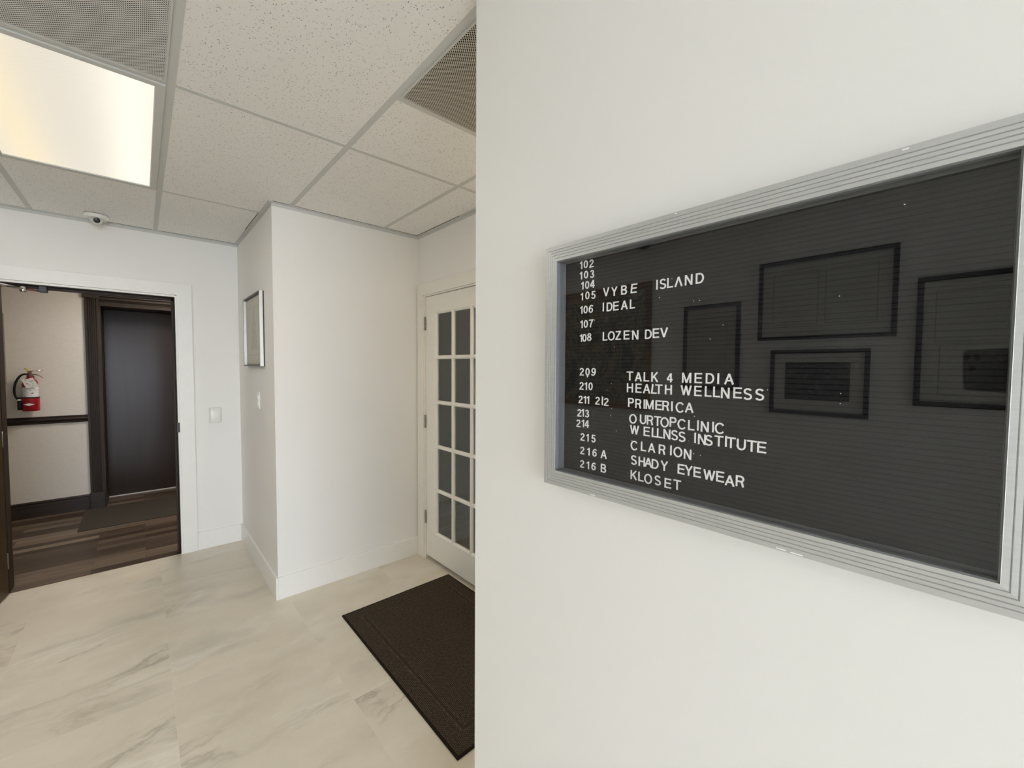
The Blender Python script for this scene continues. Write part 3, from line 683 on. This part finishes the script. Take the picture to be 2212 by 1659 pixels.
# ------------------------------------------------------------------ French door
t5 = struct_root('trim_5', (XD, 2.33, 0))
c = MB(); XC = XD-0.017
c.prism([(2.783, 0), (2.868, 0), (2.868, 2.094), (1.751, 2.094), (1.751, 0), (1.836, 0), (1.836, 2.008), (2.783, 2.008)], lambda a_, b_, d: (d, a_, b_), XC, XD)
obj('casing', c, M['door_white'], t5, 0.0015)
c = MB(); c.box(XD-0.006, XD+0.12, 2.770, 2.783, 0, 2.008); c.box(XD-0.006, XD+0.12, 1.836, 1.849, 0, 2.008); c.box(XD-0.006, XD+0.12, 1.849, 2.770, 1.997, 2.008)
obj('jamb', c, M['door_white'], t5, 0.001)
d1 = struct_root('door_1', (XD, 2.33, 0))
LY0, LY1, LZ0, LZ1 = 1.852, 2.767, 0.030, 1.993
DXa, DXb = XD+0.001, XD+0.036
gy = [2.008, 2.222, 2.222+0.0, 2.43]; 
stile, top_r, bot_r, mun = 0.130, 0.122, 0.192, 0.028
iy0, iy1, iz0, iz1 = LY0+stile, LY1-stile, LZ0+bot_r, LZ1-top_r
lf = MB()
lf.box(DXa, DXb, LY0, iy0, LZ0, LZ1); lf.box(DXa, DXb, iy1, LY1, LZ0, LZ1); lf.box(DXa, DXb, iy0, iy1, LZ0, iz0); lf.box(DXa, DXb, iy0, iy1, iz1, LZ1)
leaf = obj('door_leaf', lf, M['door_white'], d1)
NC, NR = 3, 5; pw, ph = (iy1-iy0)/NC, (iz1-iz0)/NR
mt = MB()
def bar(y0, y1, z0, z1, e=0.0):  # moulded glazing bar, both faces chamfered
    if (y1-y0) < (z1-z0):
        a0, a1, fn, d0, d1_ = y0, y1, (lambda p, x, d: (x, p, d)), z0, z1
    else:
        a0, a1, fn, d0, d1_ = z0, z1, (lambda p, x, d: (x, d, p)), y0, y1
    cx_ = (a0+a1)/2; hw = (a1-a0)/2; q = hw*0.42
    mt.prism([(cx_-hw, DXa+0.012), (cx_-q, DXa+0.001+e), (cx_+q, DXa+0.001+e), (cx_+hw, DXa+0.012), (cx_+hw, DXb-0.012), (cx_+q, DXb-0.001-e), (cx_-q, DXb-0.001-e), (cx_-hw, DXb-0.012)], fn, d0, d1_)
for i in range(1, NC): bar(iy0+pw*i-mun/2, iy0+pw*i+mun/2, iz0, iz1)
for k in range(1, NR): bar(iy0, iy1, iz0+ph*k-mun/2, iz0+ph*k+mun/2, 0.0006)
sm = 0.013    # sloped sticking round the glazed field
for (p0, p1) in ((iy0, 1), (iy1, -1)):
    mt.prism([(p0, DXa), (p0+p1*sm, DXa+0.012), (p0+p1*sm, DXb-0.012), (p0, DXb)], lambda p, x, d: (x, p, d), iz0, iz1)
for (p0, p1) in ((iz0, 1), (iz1, -1)):
    mt.prism([(p0, DXa), (p0+p1*sm, DXa+0.012), (p0+p1*sm, DXb-0.012), (p0, DXb)], lambda p, x, d: (x, d, p), iy0, iy1)
obj('glazing_bars', mt, M['door_white'], leaf)
for i in range(NC):
    for k in range(NR):
        obj('pane', MB().box(DXa+0.0155, DXa+0.0195, iy0+pw*i+0.004, iy0+pw*(i+1)-0.004, iz0+ph*k+0.004, iz0+ph*(k+1)-0.004), M['glass'], leaf)
for zz in (0.326, 1.060, 1.797):
    hg = obj('hinge', MB().lathe([(0.0065, -0.049), (0.0065, -0.017), (0.0058, -0.016), (0.0065, -0.015), (0.0065, 0.015), (0.0058, 0.016), (0.0065, 0.017), (0.0065, 0.049)], (XD-0.006, 2.7685, zz), (0, 0, 1), 14), M['hinge'], d1)
kn = MB(); kn.lathe([(0.03, 0), (0.03, 0.005), (0.011, 0.009), (0.011, 0.03)], (DXa, 1.917, 0.98), (-1, 0, 0), 24); kn.tube([(DXa-0.03, 1.917, 0.98), (DXa-0.036, 1.932, 0.98), (DXa-0.036, 2.022, 0.98)], 0.009)
obj('door_handle', kn, M['hinge'], leaf)

mo = thing('door_mat', 'brown ribbed doormat on the tiled floor before the white French door', 'door mat', (1.2185, 1.835, 0))
obj('pile', MB().box(0.848, 1.589, 1.238, 2.432, 0.0, 0.0085), M['mat'], mo, 0.003)

# ------------------------------------------------------------------ directory sign on the right wall
SY0, SY1, SZ0, SZ1, XF = -0.0585, 0.617, 1.2245, 1.7265, 0.645
dep = XS-XF
sg = thing('directory_sign', 'black letter board directory in a grooved silver frame on the white wall', 'directory sign', (XS, (SY0+SY1)/2, SZ0))
spl = lambda p, q, h: (XS-h, p, q)
prof = [(0, 0), (0, dep-0.0065)]
steps = [0.0, 0.0085, 0.0145, 0.0205, 0.0265, 0.0325]
for i in range(5):                                    # five fluted bands parted by V grooves
    a0, a1 = steps[i], steps[i+1]; h0 = dep-0.0042+0.0009*i
    if i: prof += [(a0, h0-0.0017)]
    prof += [(a0+(0.0009 if i else 0.0), h0), (a1-(0.0009 if i < 4 else 0.0), h0+0.0004)]
prof += [(0.0330, dep), (0.0330, dep-0.009), (0.0330, 0.0055), (0.031, 0.0)]
obj('frame', MB().frame_sweep((SY0, SY1, SZ0, SZ1), prof, spl), M['alu'], sg)
OY0, OY1, OZ0, OZ1 = SY0+0.0330, SY1-0.0330, SZ0+0.0330, SZ1-0.0330
lp = [(0, 0.0058), (0, dep-0.0030), (0.0016, dep-0.0030), (0.0018, 0.0058)]
obj('liner', MB().frame_sweep((OY0, OY1, OZ0, OZ1), lp, spl), M['alu_dark'], sg)
XFELT = XS-0.0055
obj('letter_board', MB().box(XFELT, XS-0.0002, OY0, OY1, OZ0, OZ1), M['felt'], sg)
obj('glass_pane', MB().box(XF+0.0098, XF+0.0128, OY0+0.0019, OY1-0.0019, OZ0+0.0019, OZ1-0.0019), M['sign_glass'], sg)

# stroke alphabet, cap height 1, stroke ST; x advances to the right
ST = 0.142; Q = ST/2
def glyph(c):
    S = []; E = lambda cx_, cy_, rx, ry, a0, a1, n=22: arc(cx_, cy_, rx, ry, a0, a1, n)
    if c == 'I': S = [[(Q, 0), (Q, 1)]]
    elif c == 'L': S = [[(Q, 1), (Q, Q), (0.62, Q)]]
    elif c == 'T': S = [[(0, 1-Q), (0.78, 1-Q)], [(0.39, 1-Q), (0.39, 0)]]
    elif c == 'E': S = [[(0.70, 1-Q), (Q, 1-Q), (Q, Q), (0.71, Q)], [(Q, 0.52), (0.66, 0.52)]]
    elif c == 'H': S = [[(Q, 0), (Q, 1)], [(0.74-Q, 0), (0.74-Q, 1)], [(Q, 0.53), (0.74-Q, 0.53)]]
    elif c == 'N': S = [[(Q, 0), (Q, 1)], [(Q+0.02, 0.97), (0.74-Q-0.02, 0.03)], [(0.74-Q, 0), (0.74-Q, 1)]]
    elif c == 'M': S = [[(Q, 0), (Q, 1)], [(Q+0.01, 0.98), (0.45, 0.03)], [(0.45, 0.03), (0.90-Q-0.01, 0.98)], [(0.90-Q, 0), (0.90-Q, 1)]]
    elif c == 'V': S = [[(0.08, 1), (0.42, 0.05)], [(0.42, 0.05), (0.76, 1)]]
    elif c == '^': S = [[(0.08, 0), (0.42, 0.95)], [(0.42, 0.95), (0.76, 0)]]
    elif c == 'A': S = [[(0.08, 0), (0.43, 0.96)], [(0.43, 0.96), (0.78, 0)], [(0.20, 0.33), (0.66, 0.33)]]
    elif c == 'W': S = [[(0.07, 1), (0.31, 0.04)], [(0.31, 0.04), (0.55, 0.97)], [(0.55, 0.97), (0.79, 0.04)], [(0.79, 0.04), (1.03, 1)]]
    elif c == 'Y': S = [[(0.07, 1), (0.40, 0.45)], [(0.40, 0.45), (0.73, 1)], [(0.40, 0.50), (0.40, 0)]]
    elif c == 'K': S = [[(Q, 0), (Q, 1)], [(Q+0.03, 0.36), (0.66, 1)], [(0.30, 0.58), (0.70, 0)]]
    elif c == 'Z': S = [[(0.04, 1-Q), (0.68, 1-Q)], [(0.62, 0.90), (0.09, 0.10)], [(0.02, Q), (0.70, Q)]]
    elif c == 'O': S = [E(0.45, 0.5, 0.45-Q, 0.53-Q, 0, 360, 40)]
    elif c == 'C': S = [E(0.45, 0.5, 0.45-Q, 0.53-Q, 38, 322, 34)]
    elif c == 'U': S = [[(Q, 1), (Q, 0.36)] + E(0.37, 0.36, 0.37-Q, 0.37-Q, 180, 360) + [(0.74-Q, 1)]]
    elif c == 'D': S = [[(0.34, 1-Q), (Q, 1-Q), (Q, Q), (0.34, Q)] , E(0.34, 0.5, 0.43-Q, 0.5-Q, -92, 92)]
    elif c == 'P': S = [[(Q, 0), (Q, 1-Q), (0.44, 1-Q)], E(0.42, 0.705, 0.28-Q, 0.295-Q, 92, -92), [(0.44, 0.41+Q), (Q, 0.41+Q)]]
    elif c == 'R': S = glyph('P')[0] + [[(0.40, 0.48), (0.52, 0.40), (0.56, 0.27), (0.59, 0.10), (0.66, 0)]]
    elif c == 'B': S = [[(0.42, 1-Q), (Q, 1-Q), (Q, Q), (0.44, Q)], E(0.40, 0.735, 0.28-Q, 0.265-Q, 92, -92), E(0.42, 0.265, 0.30-Q, 0.285-Q, 92, -92), [(0.44, 0.52), (Q, 0.52)]]
    elif c == 'S': S = [E(0.36, 0.735, 0.33-Q, 0.285-Q, 22, 262) + E(0.36, 0.27, 0.35-Q, 0.295-Q, 82, -158)]
    elif c == '0': S = [E(0.32, 0.5, 0.32-Q, 0.5-Q, 0, 360, 36)]
    elif c == 'Q': S = [E(0.32, 0.5, 0.32-Q, 0.5-Q, 0, 360, 36), [(0.36, 0.1), (0.31, -0.22)]]
    elif c == '1': S = [[(0.30, 0), (0.30, 1)], [(0.02, 0.76), (0.16, 0.80), (0.30, 0.92)]]
    elif c == '2': S = [E(0.33, 0.70, 0.31-Q, 0.30-Q, 172, -22) + [(0.42, 0.48), (0.16, 0.24), (0.09, Q), (0.66, Q)]]
    elif c == '3': S = [E(0.31, 0.745, 0.28-Q, 0.255-Q, 165, -88) , E(0.32, 0.275, 0.32-Q, 0.275-Q, 92, -165)]
    elif c == '4': S = [[(0.47, 0), (0.47, 1)], [(0.45, 0.96), (0.06, 0.34)], [(0.03, 0.29), (0.66, 0.29)]]
    elif c == '5': S = [[(0.58, 1-Q), (0.16, 1-Q), (0.10, 0.50)], E(0.31, 0.335, 0.32-Q, 0.335-Q, 142, -160)]
    elif c == '6': S = [E(0.33, 0.33, 0.32-Q, 0.33-Q, 0, 360, 34), E(0.42, 0.40, 0.41-Q, 0.60-Q, 175, 52)]
    elif c == '7': S = [[(0.02, 1-Q), (0.58, 1-Q), (0.40, 0.62), (0.26, 0.30), (0.22, 0)]]
    elif c == '8': S = [E(0.33, 0.755, 0.28-Q, 0.245-Q, 0, 360, 30), E(0.33, 0.285, 0.33-Q, 0.285-Q, 0, 360, 32)]
    elif c == '9': S = [E(0.32, 0.67, 0.32-Q, 0.33-Q, 0, 360, 34), E(0.23, 0.60, 0.41-Q, 0.60-Q, -5, -128)]
    return S, None
def ribbon(mb, pts, hw, fn, d0, d1):
    P = [Vector(p) for p in pts]; n = len(P); closed = (P[0]-P[-1]).length < 1e-6
    if closed: P = P[:-1]; n -= 1
    L, R = [], []
    for i in range(n):
        a_ = P[(i-1) % n] if closed or i else None; c_ = P[(i+1) % n] if closed or i < n-1 else None
        t0 = (P[i]-a_).normalized() if a_ is not None else None; t1_ = (c_-P[i]).normalized() if c_ is not None else None
        if t0 is None: t0 = t1_
        if t1_ is None: t1_ = t0
        n0 = Vector((-t0.y, t0.x)); n1 = Vector((-t1_.y, t1_.x)); b_ = (n0+n1)
        b_ = b_.normalized() if b_.length > 1e-6 else n0
        k_ = hw/max(0.5, b_.dot(n0)); L.append(P[i]+b_*k_); R.append(P[i]-b_*k_)
    vs = []
    for d in (d0, d1): vs += [fn(p.x, p.y, d) for p in L] + [fn(p.x, p.y, d) for p in R]
    m_ = 2*n; fs = []
    for i in range(n if closed else n-1):
        j_ = (i+1) % n
        fs += [(i, j_, n+j_, n+i), (m_+i, m_+n+i, m_+n+j_, m_+j_), (i, m_+i, m_+j_, j_), (n+i, n+j_, m_+n+j_, m_+n+i)]
    if not closed: fs += [(0, n, m_+n, m_), (n-1, m_+n-1, m_+2*n-1, 2*n-1)]
    mb.add(vs, fs)
LETTERS = [('1', 0.545, 1.675), ('0', 0.535, 1.675), ('2', 0.521, 1.674), ('1', 0.545, 1.654), ('0', 0.534, 1.654), ('3', 0.519, 1.653), ('1', 0.541, 1.633), ('0', 0.531, 1.633), ('4', 0.518, 1.633), ('1', 0.542, 1.611), ('0', 0.53, 1.612), ('5', 0.515, 1.611), ('1', 0.543, 1.584), ('0', 0.534, 1.584), ('6', 0.521, 1.584), ('1', 0.542, 1.555), ('0', 0.533, 1.555), ('7', 0.52, 1.555), ('1', 0.543, 1.527), ('0', 0.536, 1.527), ('8', 0.524, 1.528), ('V', 0.487, 1.612), ('Y', 0.468, 1.611), ('B', 0.446, 1.611), ('E', 0.426, 1.611), ('I', 0.487, 1.584), ('D', 0.478, 1.583), ('E', 0.463, 1.583), ('A', 0.446, 1.583), ('L', 0.427, 1.583), ('L', 0.486, 1.527), ('O', 0.474, 1.527), ('Z', 0.457, 1.527), ('E', 0.439, 1.527), ('N', 0.421, 1.526), ('D', 0.395, 1.526), ('E', 0.38, 1.527), ('V', 0.366, 1.527), ('I', 0.375, 1.611), ('S', 0.369, 1.611), ('L', 0.355, 1.611), ('^', 0.342, 1.611), ('N', 0.324, 1.611), ('D', 0.306, 1.611), ('2', 0.542, 1.458), ('Q', 0.527, 1.458), ('9', 0.512, 1.458), ('2', 0.542, 1.429), ('1', 0.529, 1.429), ('0', 0.519, 1.429), ('2', 0.544, 1.401), ('1', 0.531, 1.401), ('1', 0.523, 1.401), ('2', 0.502, 1.401), ('I', 0.486, 1.401), ('2', 0.481, 1.4), ('2', 0.547, 1.373), ('1', 0.536, 1.374), ('3', 0.527, 1.373), ('T', 0.431, 1.451), ('A', 0.414, 1.45), ('L', 0.396, 1.45), ('K', 0.381, 1.45), ('4', 0.352, 1.45), ('H', 0.43, 1.429), ('E', 0.412, 1.429), ('A', 0.397, 1.429), ('L', 0.381, 1.429), ('T', 0.373, 1.429), ('H', 0.355, 1.429), ('P', 0.427, 1.402), ('R', 0.412, 1.401), ('I', 0.395, 1.401), ('M', 0.391, 1.401), ('E', 0.372, 1.401), ('R', 0.359, 1.401), ('I', 0.343, 1.401), ('O', 0.424, 1.372), ('U', 0.402, 1.373), ('R', 0.388, 1.373), ('T', 0.374, 1.373), ('O', 0.362, 1.372), ('2', 0.549, 1.351), ('1', 0.535, 1.352), ('4', 0.527, 1.352), ('W', 0.422, 1.352), ('E', 0.394, 1.352), ('L', 0.378, 1.352), ('L', 0.368, 1.352), ('N', 0.356, 1.352), ('S', 0.342, 1.352), ('2', 0.538, 1.324), ('1', 0.523, 1.324), ('5', 0.51, 1.324), ('2', 0.538, 1.296), ('1', 0.52, 1.296), ('6', 0.507, 1.296), ('A', 0.487, 1.296), ('2', 0.538, 1.268), ('1', 0.521, 1.268), ('6', 0.509, 1.268), ('B', 0.486, 1.268), ('C', 0.42, 1.323), ('L', 0.399, 1.324), ('A', 0.385, 1.324), ('R', 0.364, 1.324), ('I', 0.343, 1.325), ('S', 0.419, 1.296), ('H', 0.403, 1.296), ('A', 0.391, 1.297), ('D', 0.377, 1.296), ('Y', 0.36, 1.296), ('K', 0.419, 1.268), ('L', 0.403, 1.268), ('O', 0.391, 1.267), ('S', 0.371, 1.268), ('E', 0.352, 1.267), ('M', 0.325, 1.45), ('E', 0.304, 1.45), ('D', 0.286, 1.45), ('I', 0.268, 1.45), ('A', 0.258, 1.45), ('W', 0.327, 1.429), ('E', 0.304, 1.429), ('L', 0.287, 1.429), ('L', 0.274, 1.429), ('N', 0.262, 1.428), ('E', 0.244, 1.429), ('S', 0.23, 1.428), ('S', 0.214, 1.428), ('C', 0.335, 1.4), ('A', 0.319, 1.401), ('P', 0.345, 1.374), ('C', 0.331, 1.372), ('L', 0.313, 1.372), ('I', 0.298, 1.373), ('N', 0.292, 1.372), ('I', 0.274, 1.373), ('C', 0.27, 1.372), ('S', 0.329, 1.351), ('I', 0.302, 1.352), ('N', 0.296, 1.351), ('S', 0.285, 1.351), ('T', 0.27, 1.352), ('I', 0.254, 1.353), ('T', 0.252, 1.352), ('U', 0.237, 1.351), ('T', 0.223, 1.351), ('E', 0.209, 1.351), ('O', 0.337, 1.324), ('N', 0.319, 1.323), ('E', 0.329, 1.296), ('Y', 0.317, 1.296), ('E', 0.302, 1.296), ('W', 0.286, 1.295), ('E', 0.266, 1.296), ('A', 0.253, 1.293), ('R', 0.237, 1.295), ('T', 0.336, 1.268)]
SPECKS = [(0.459, 1.514), (0.347, 1.626), (0.507, 1.569), (0.522, 1.549), (0.424, 1.542), (0.369, 1.597), (0.309, 1.584), (0.299, 1.584), (0.262, 1.542), (0.281, 1.521), (0.465, 1.444), (0.475, 1.431), (0.464, 1.396), (0.465, 1.382), (0.398, 1.458), (0.452, 1.354), (0.418, 1.34), (0.303, 1.396), (0.292, 1.333), (0.198, 1.444), (0.303, 1.334), (0.312, 1.354), (0.061, 1.669), (0.114, 1.443), (0.114, 1.43), (0.119, 1.569)]
LEAN = {24: 6, 53: 3, 67: 6}          # a few pieces sit crooked in the grooves
cache = {}
for idx, (ch, y0, z0) in enumerate(LETTERS):
    digit = ch in '0123456789Q'
    cap = 0.0155 if digit else 0.0168
    key = (ch, LEAN.get(idx, 0))
    z0 = z0 + 0.0002
    if key in cache and idx not in LEAN:
        o = cache[key].copy(); COL.objects.link(o); o.parent = sg
    else:
        mb = MB(); lean = math.tan(math.radians(LEAN.get(idx, 0)))
        for si, st in enumerate(glyph(ch)[0]):
            ribbon(mb, st, Q, lambda a_, b_, d: (sg.location.x-(XS-XFELT)-d, sg.location.y-(a_+b_*lean)*cap, sg.location.z+b_*cap), 0.0, 0.0013+0.0001*si)
        o = obj('numeral' if digit else 'letter', mb, M['letter'], sg)
        cache[key] = o
    o.location = (0, y0-sg.location.y, z0-sg.location.z)
sp_ = MB()
for y0, z0 in SPECKS:
    r_ = random.uniform(0.0005, 0.0009)
    sp_.lathe([(r_, 0), (r_*0.9, 0.0006), (r_*0.4, 0.001)], (XFELT, y0, z0), (-1, 0, 0), 8)
sk = obj('white_specks', sp_, M['letter'], sg); sk['kind'] = 'stuff'
cp = MB()
for y0, z0, l_ in ((0.487, 1.2268, 0.012), (0.168, 1.2272, 0.012), (0.150, 1.2266, 0.014), (0.330, 1.7242, 0.004), (0.060, 1.7235, 0.006)):
    cp.box(XS-dep+0.0036, XS-dep+0.0050, y0-l_/2, y0+l_/2, z0-0.0008, z0+0.0008)
obj('paint_chips', cp, M['letter'], sg)

# ------------------------------------------------------------------ pictures on the left wall (seen reflected in the sign glass)
blk = simple('black_picture_frame', (0.006, 0.006, 0.006), 0.4, 0, 0.3)
gold = wood('gilded_brown_frame', (0.10, 0.035, 0.010), (0.40, 0.19, 0.06), 2, 0.4, 0.4)
def print_mat(name, panels, base=(0.62, 0.61, 0.56)):
    q = N(name); sep = q.n('ShaderNodeSeparateXYZ', {0: q.co()}); y, z = sep.outputs[1], sep.outputs[2]; k = 0.0
    for (py, pz, hy, hz) in panels:
        dd = q.math('MAXIMUM', q.math('SUBTRACT', q.math('ABSOLUTE', q.math('SUBTRACT', y, py)), hy), q.math('SUBTRACT', q.math('ABSOLUTE', q.math('SUBTRACT', z, pz)), hz))
        k = q.math('MAXIMUM', k, q.math('LESS_THAN', q.math('ABSOLUTE', dd), 0.0022))
        rows = q.math('LESS_THAN', q.math('FRACT', q.math('MULTIPLY', z, 22.0)), 0.16)
        k = q.math('MAXIMUM', k, q.math('MULTIPLY', q.math('MULTIPLY', rows, q.math('LESS_THAN', dd, -0.03)), 0.25))
    f = q.noise(q.map(), 12, 3)
    q.pbsdf(q.mix(q.math('MULTIPLY', k, 0.6), q.mix(f, tuple(x*0.93 for x in base), base), (0.15, 0.14, 0.13)), 0.7, 0, 0.2); return q.m
def dark_art(name, stops, sc, rot=0.0):
    q = N(name); v = q.map(scale=sc, rot=(rot, 0, 0)); f = q.noise(v, 1.0, 6, 0.65, 1.2)
    q.pbsdf(q.ramp(f, stops), 0.5, 0, 0.3); return q.m
def picture(y0, y1, z0, z1, fw_, fmat, img, label, inner=None):
    t = thing('framed_picture', label, 'picture', (XL, (y0+y1)/2, (z0+z1)/2))
    pl2 = lambda p, q_, h: (XL+h, p, q_)
    obj('frame', MB().frame_sweep((y0, y1, z0, z1), [(0, 0), (0, 0.022), (fw_, 0.022), (fw_, 0)], pl2), fmat, t, 0.001)
    obj('print', MB().box(XL+0.003, XL+0.010, y0+fw_, y1-fw_, z0+fw_, z1-fw_), img, t)
    if inner:
        a0, a1, b0, b1, im = inner; obj('photograph', MB().box(XL+0.010, XL+0.0115, a0, a1, b0, b1), im, t)
    return t
picture(1.765, 3.05, 1.122, 2.180, 0.055, gold, dark_art('dark_painting', [(0.30, (0.04, 0.04, 0.03)), (0.44, (0.12, 0.12, 0.09)), (0.50, (0.45, 0.36, 0.22)), (0.56, (0.10, 0.08, 0.06)), (0.66, (0.55, 0.52, 0.42)), (0.8, (0.12, 0.06, 0.03))], (1, 5, 4), 0.3), 'large dark painting in a brown frame reflected at the left of the sign glass')
picture(1.090, 1.490, 1.318, 1.938, 0.026, blk, print_mat('certificate_print', [(0, 0, 0.11, 0.21)], (0.50, 0.47, 0.41)), 'upright black framed print reflected between the painting and the wide frame')
picture(0.290, 0.978, 1.658, 2.166, 0.024, blk, print_mat('double_print', [(0.139, 0.005, 0.120, 0.162), (-0.139, 0.005, 0.120, 0.162)]), 'wide black frame with two prints reflected near the top of the sign glass')
picture(0.395, 0.897, 1.186, 1.594, 0.024, blk, print_mat('photo_mount', []), 'small black frame around a dark photograph reflected below the wide frame',
        (0.483, 0.813, 1.281, 1.514, dark_art('dark_photograph', [(0.3, (0.01, 0.01, 0.01)), (0.55, (0.03, 0.03, 0.03)), (0.72, (0.22, 0.22, 0.21)), (0.85, (0.02, 0.02, 0.02))], (1, 22, 24))))
picture(-0.40, 0.214, 1.280, 1.962, 0.026, blk, print_mat('large_certificate', [(0.0, 0.13, 0.235, 0.13), (0.0, -0.15, 0.215, 0.13)]), 'large black framed certificate reflected at the right end of the sign glass')
wf = thing('dome_camera', 'dark dome security camera on the ceiling, reflected at the top of the sign glass', 'security camera', (-1.60, 1.735, H-0.003))
obj('base', MB().lathe([(0.084, 0), (0.084, -0.012), (0.074, -0.022)], (-1.60, 1.735, H-0.003), n=40), M['plastic'], wf)
obj('dark_dome', MB().lathe([(0.062, -0.022), (0.060, -0.036), (0.048, -0.058), (0.028, -0.072), (0.004, -0.077)], (-1.60, 1.735, H-0.003), n=36), M['black'], wf)

# the phone that takes the picture, seen reflected at the right end of the sign glass
phn = thing('phone', 'dark phone with three lenses reflected at the right end of the sign glass', 'phone', (0, 0, CAM_H))
back = Vector((0, 0, CAM_H)) - CAM_D*0.006
def pp(r_, u_, d_): return back + CAM_R*r_ + CAM_U*u_ - CAM_D*d_
r0, r1, u0, u1 = -0.030, 0.122, -0.046, 0.042
body = MB(); rc = 0.011; outl = []
for cxx, cyy, a0 in ((r1-rc, u1-rc, 0), (r0+rc, u1-rc, 90), (r0+rc, u0+rc, 180), (r1-rc, u0+rc, 270)): outl += arc(cxx, cyy, rc, rc, a0, a0+90, 6)
body.prism(outl, lambda a_, b_, d: pp(a_, b_, d), 0.0, 0.008)
pcol = simple('phone_back_glass', (0.17, 0.172, 0.175), 0.35)
obj('body', body, pcol, phn)
scr = MB(); outl = []
for cxx, cyy, a0 in ((r1-rc, u1-rc, 0), (r0+rc, u1-rc, 90), (r0+rc, u0+rc, 180), (r1-rc, u0+rc, 270)): outl += arc(cxx, cyy, rc-0.0025, rc-0.0025, a0, a0+90, 6)
scr.prism(outl, lambda a_, b_, d: pp(a_, b_, d), 0.008, 0.0086)
obj('screen', scr, simple('dark_screen_glass', (0.01, 0.011, 0.013), 0.12), phn)
bmp = MB(); outl = []
for cxx, cyy, a0 in ((0.006, 0.028, 0), (-0.020, 0.028, 90), (-0.020, -0.002, 180), (0.006, -0.002, 270)): outl += arc(cxx, cyy, 0.008, 0.008, a0, a0+90, 6)
bmp.prism(outl, lambda a_, b_, d: pp(a_, b_, d), -0.0018, 0.0)
obj('camera_bump', bmp, pcol, phn)
for a_, b_ in ((-0.019, 0.026), (0.003, 0.026), (-0.008, 0.002)):
    obj('lens', MB().lathe([(0.0068, 0.0), (0.0066, 0.0012), (0.0052, 0.0014)], pp(a_, b_, -0.0018), CAM_D, 20), M['black'], phn)
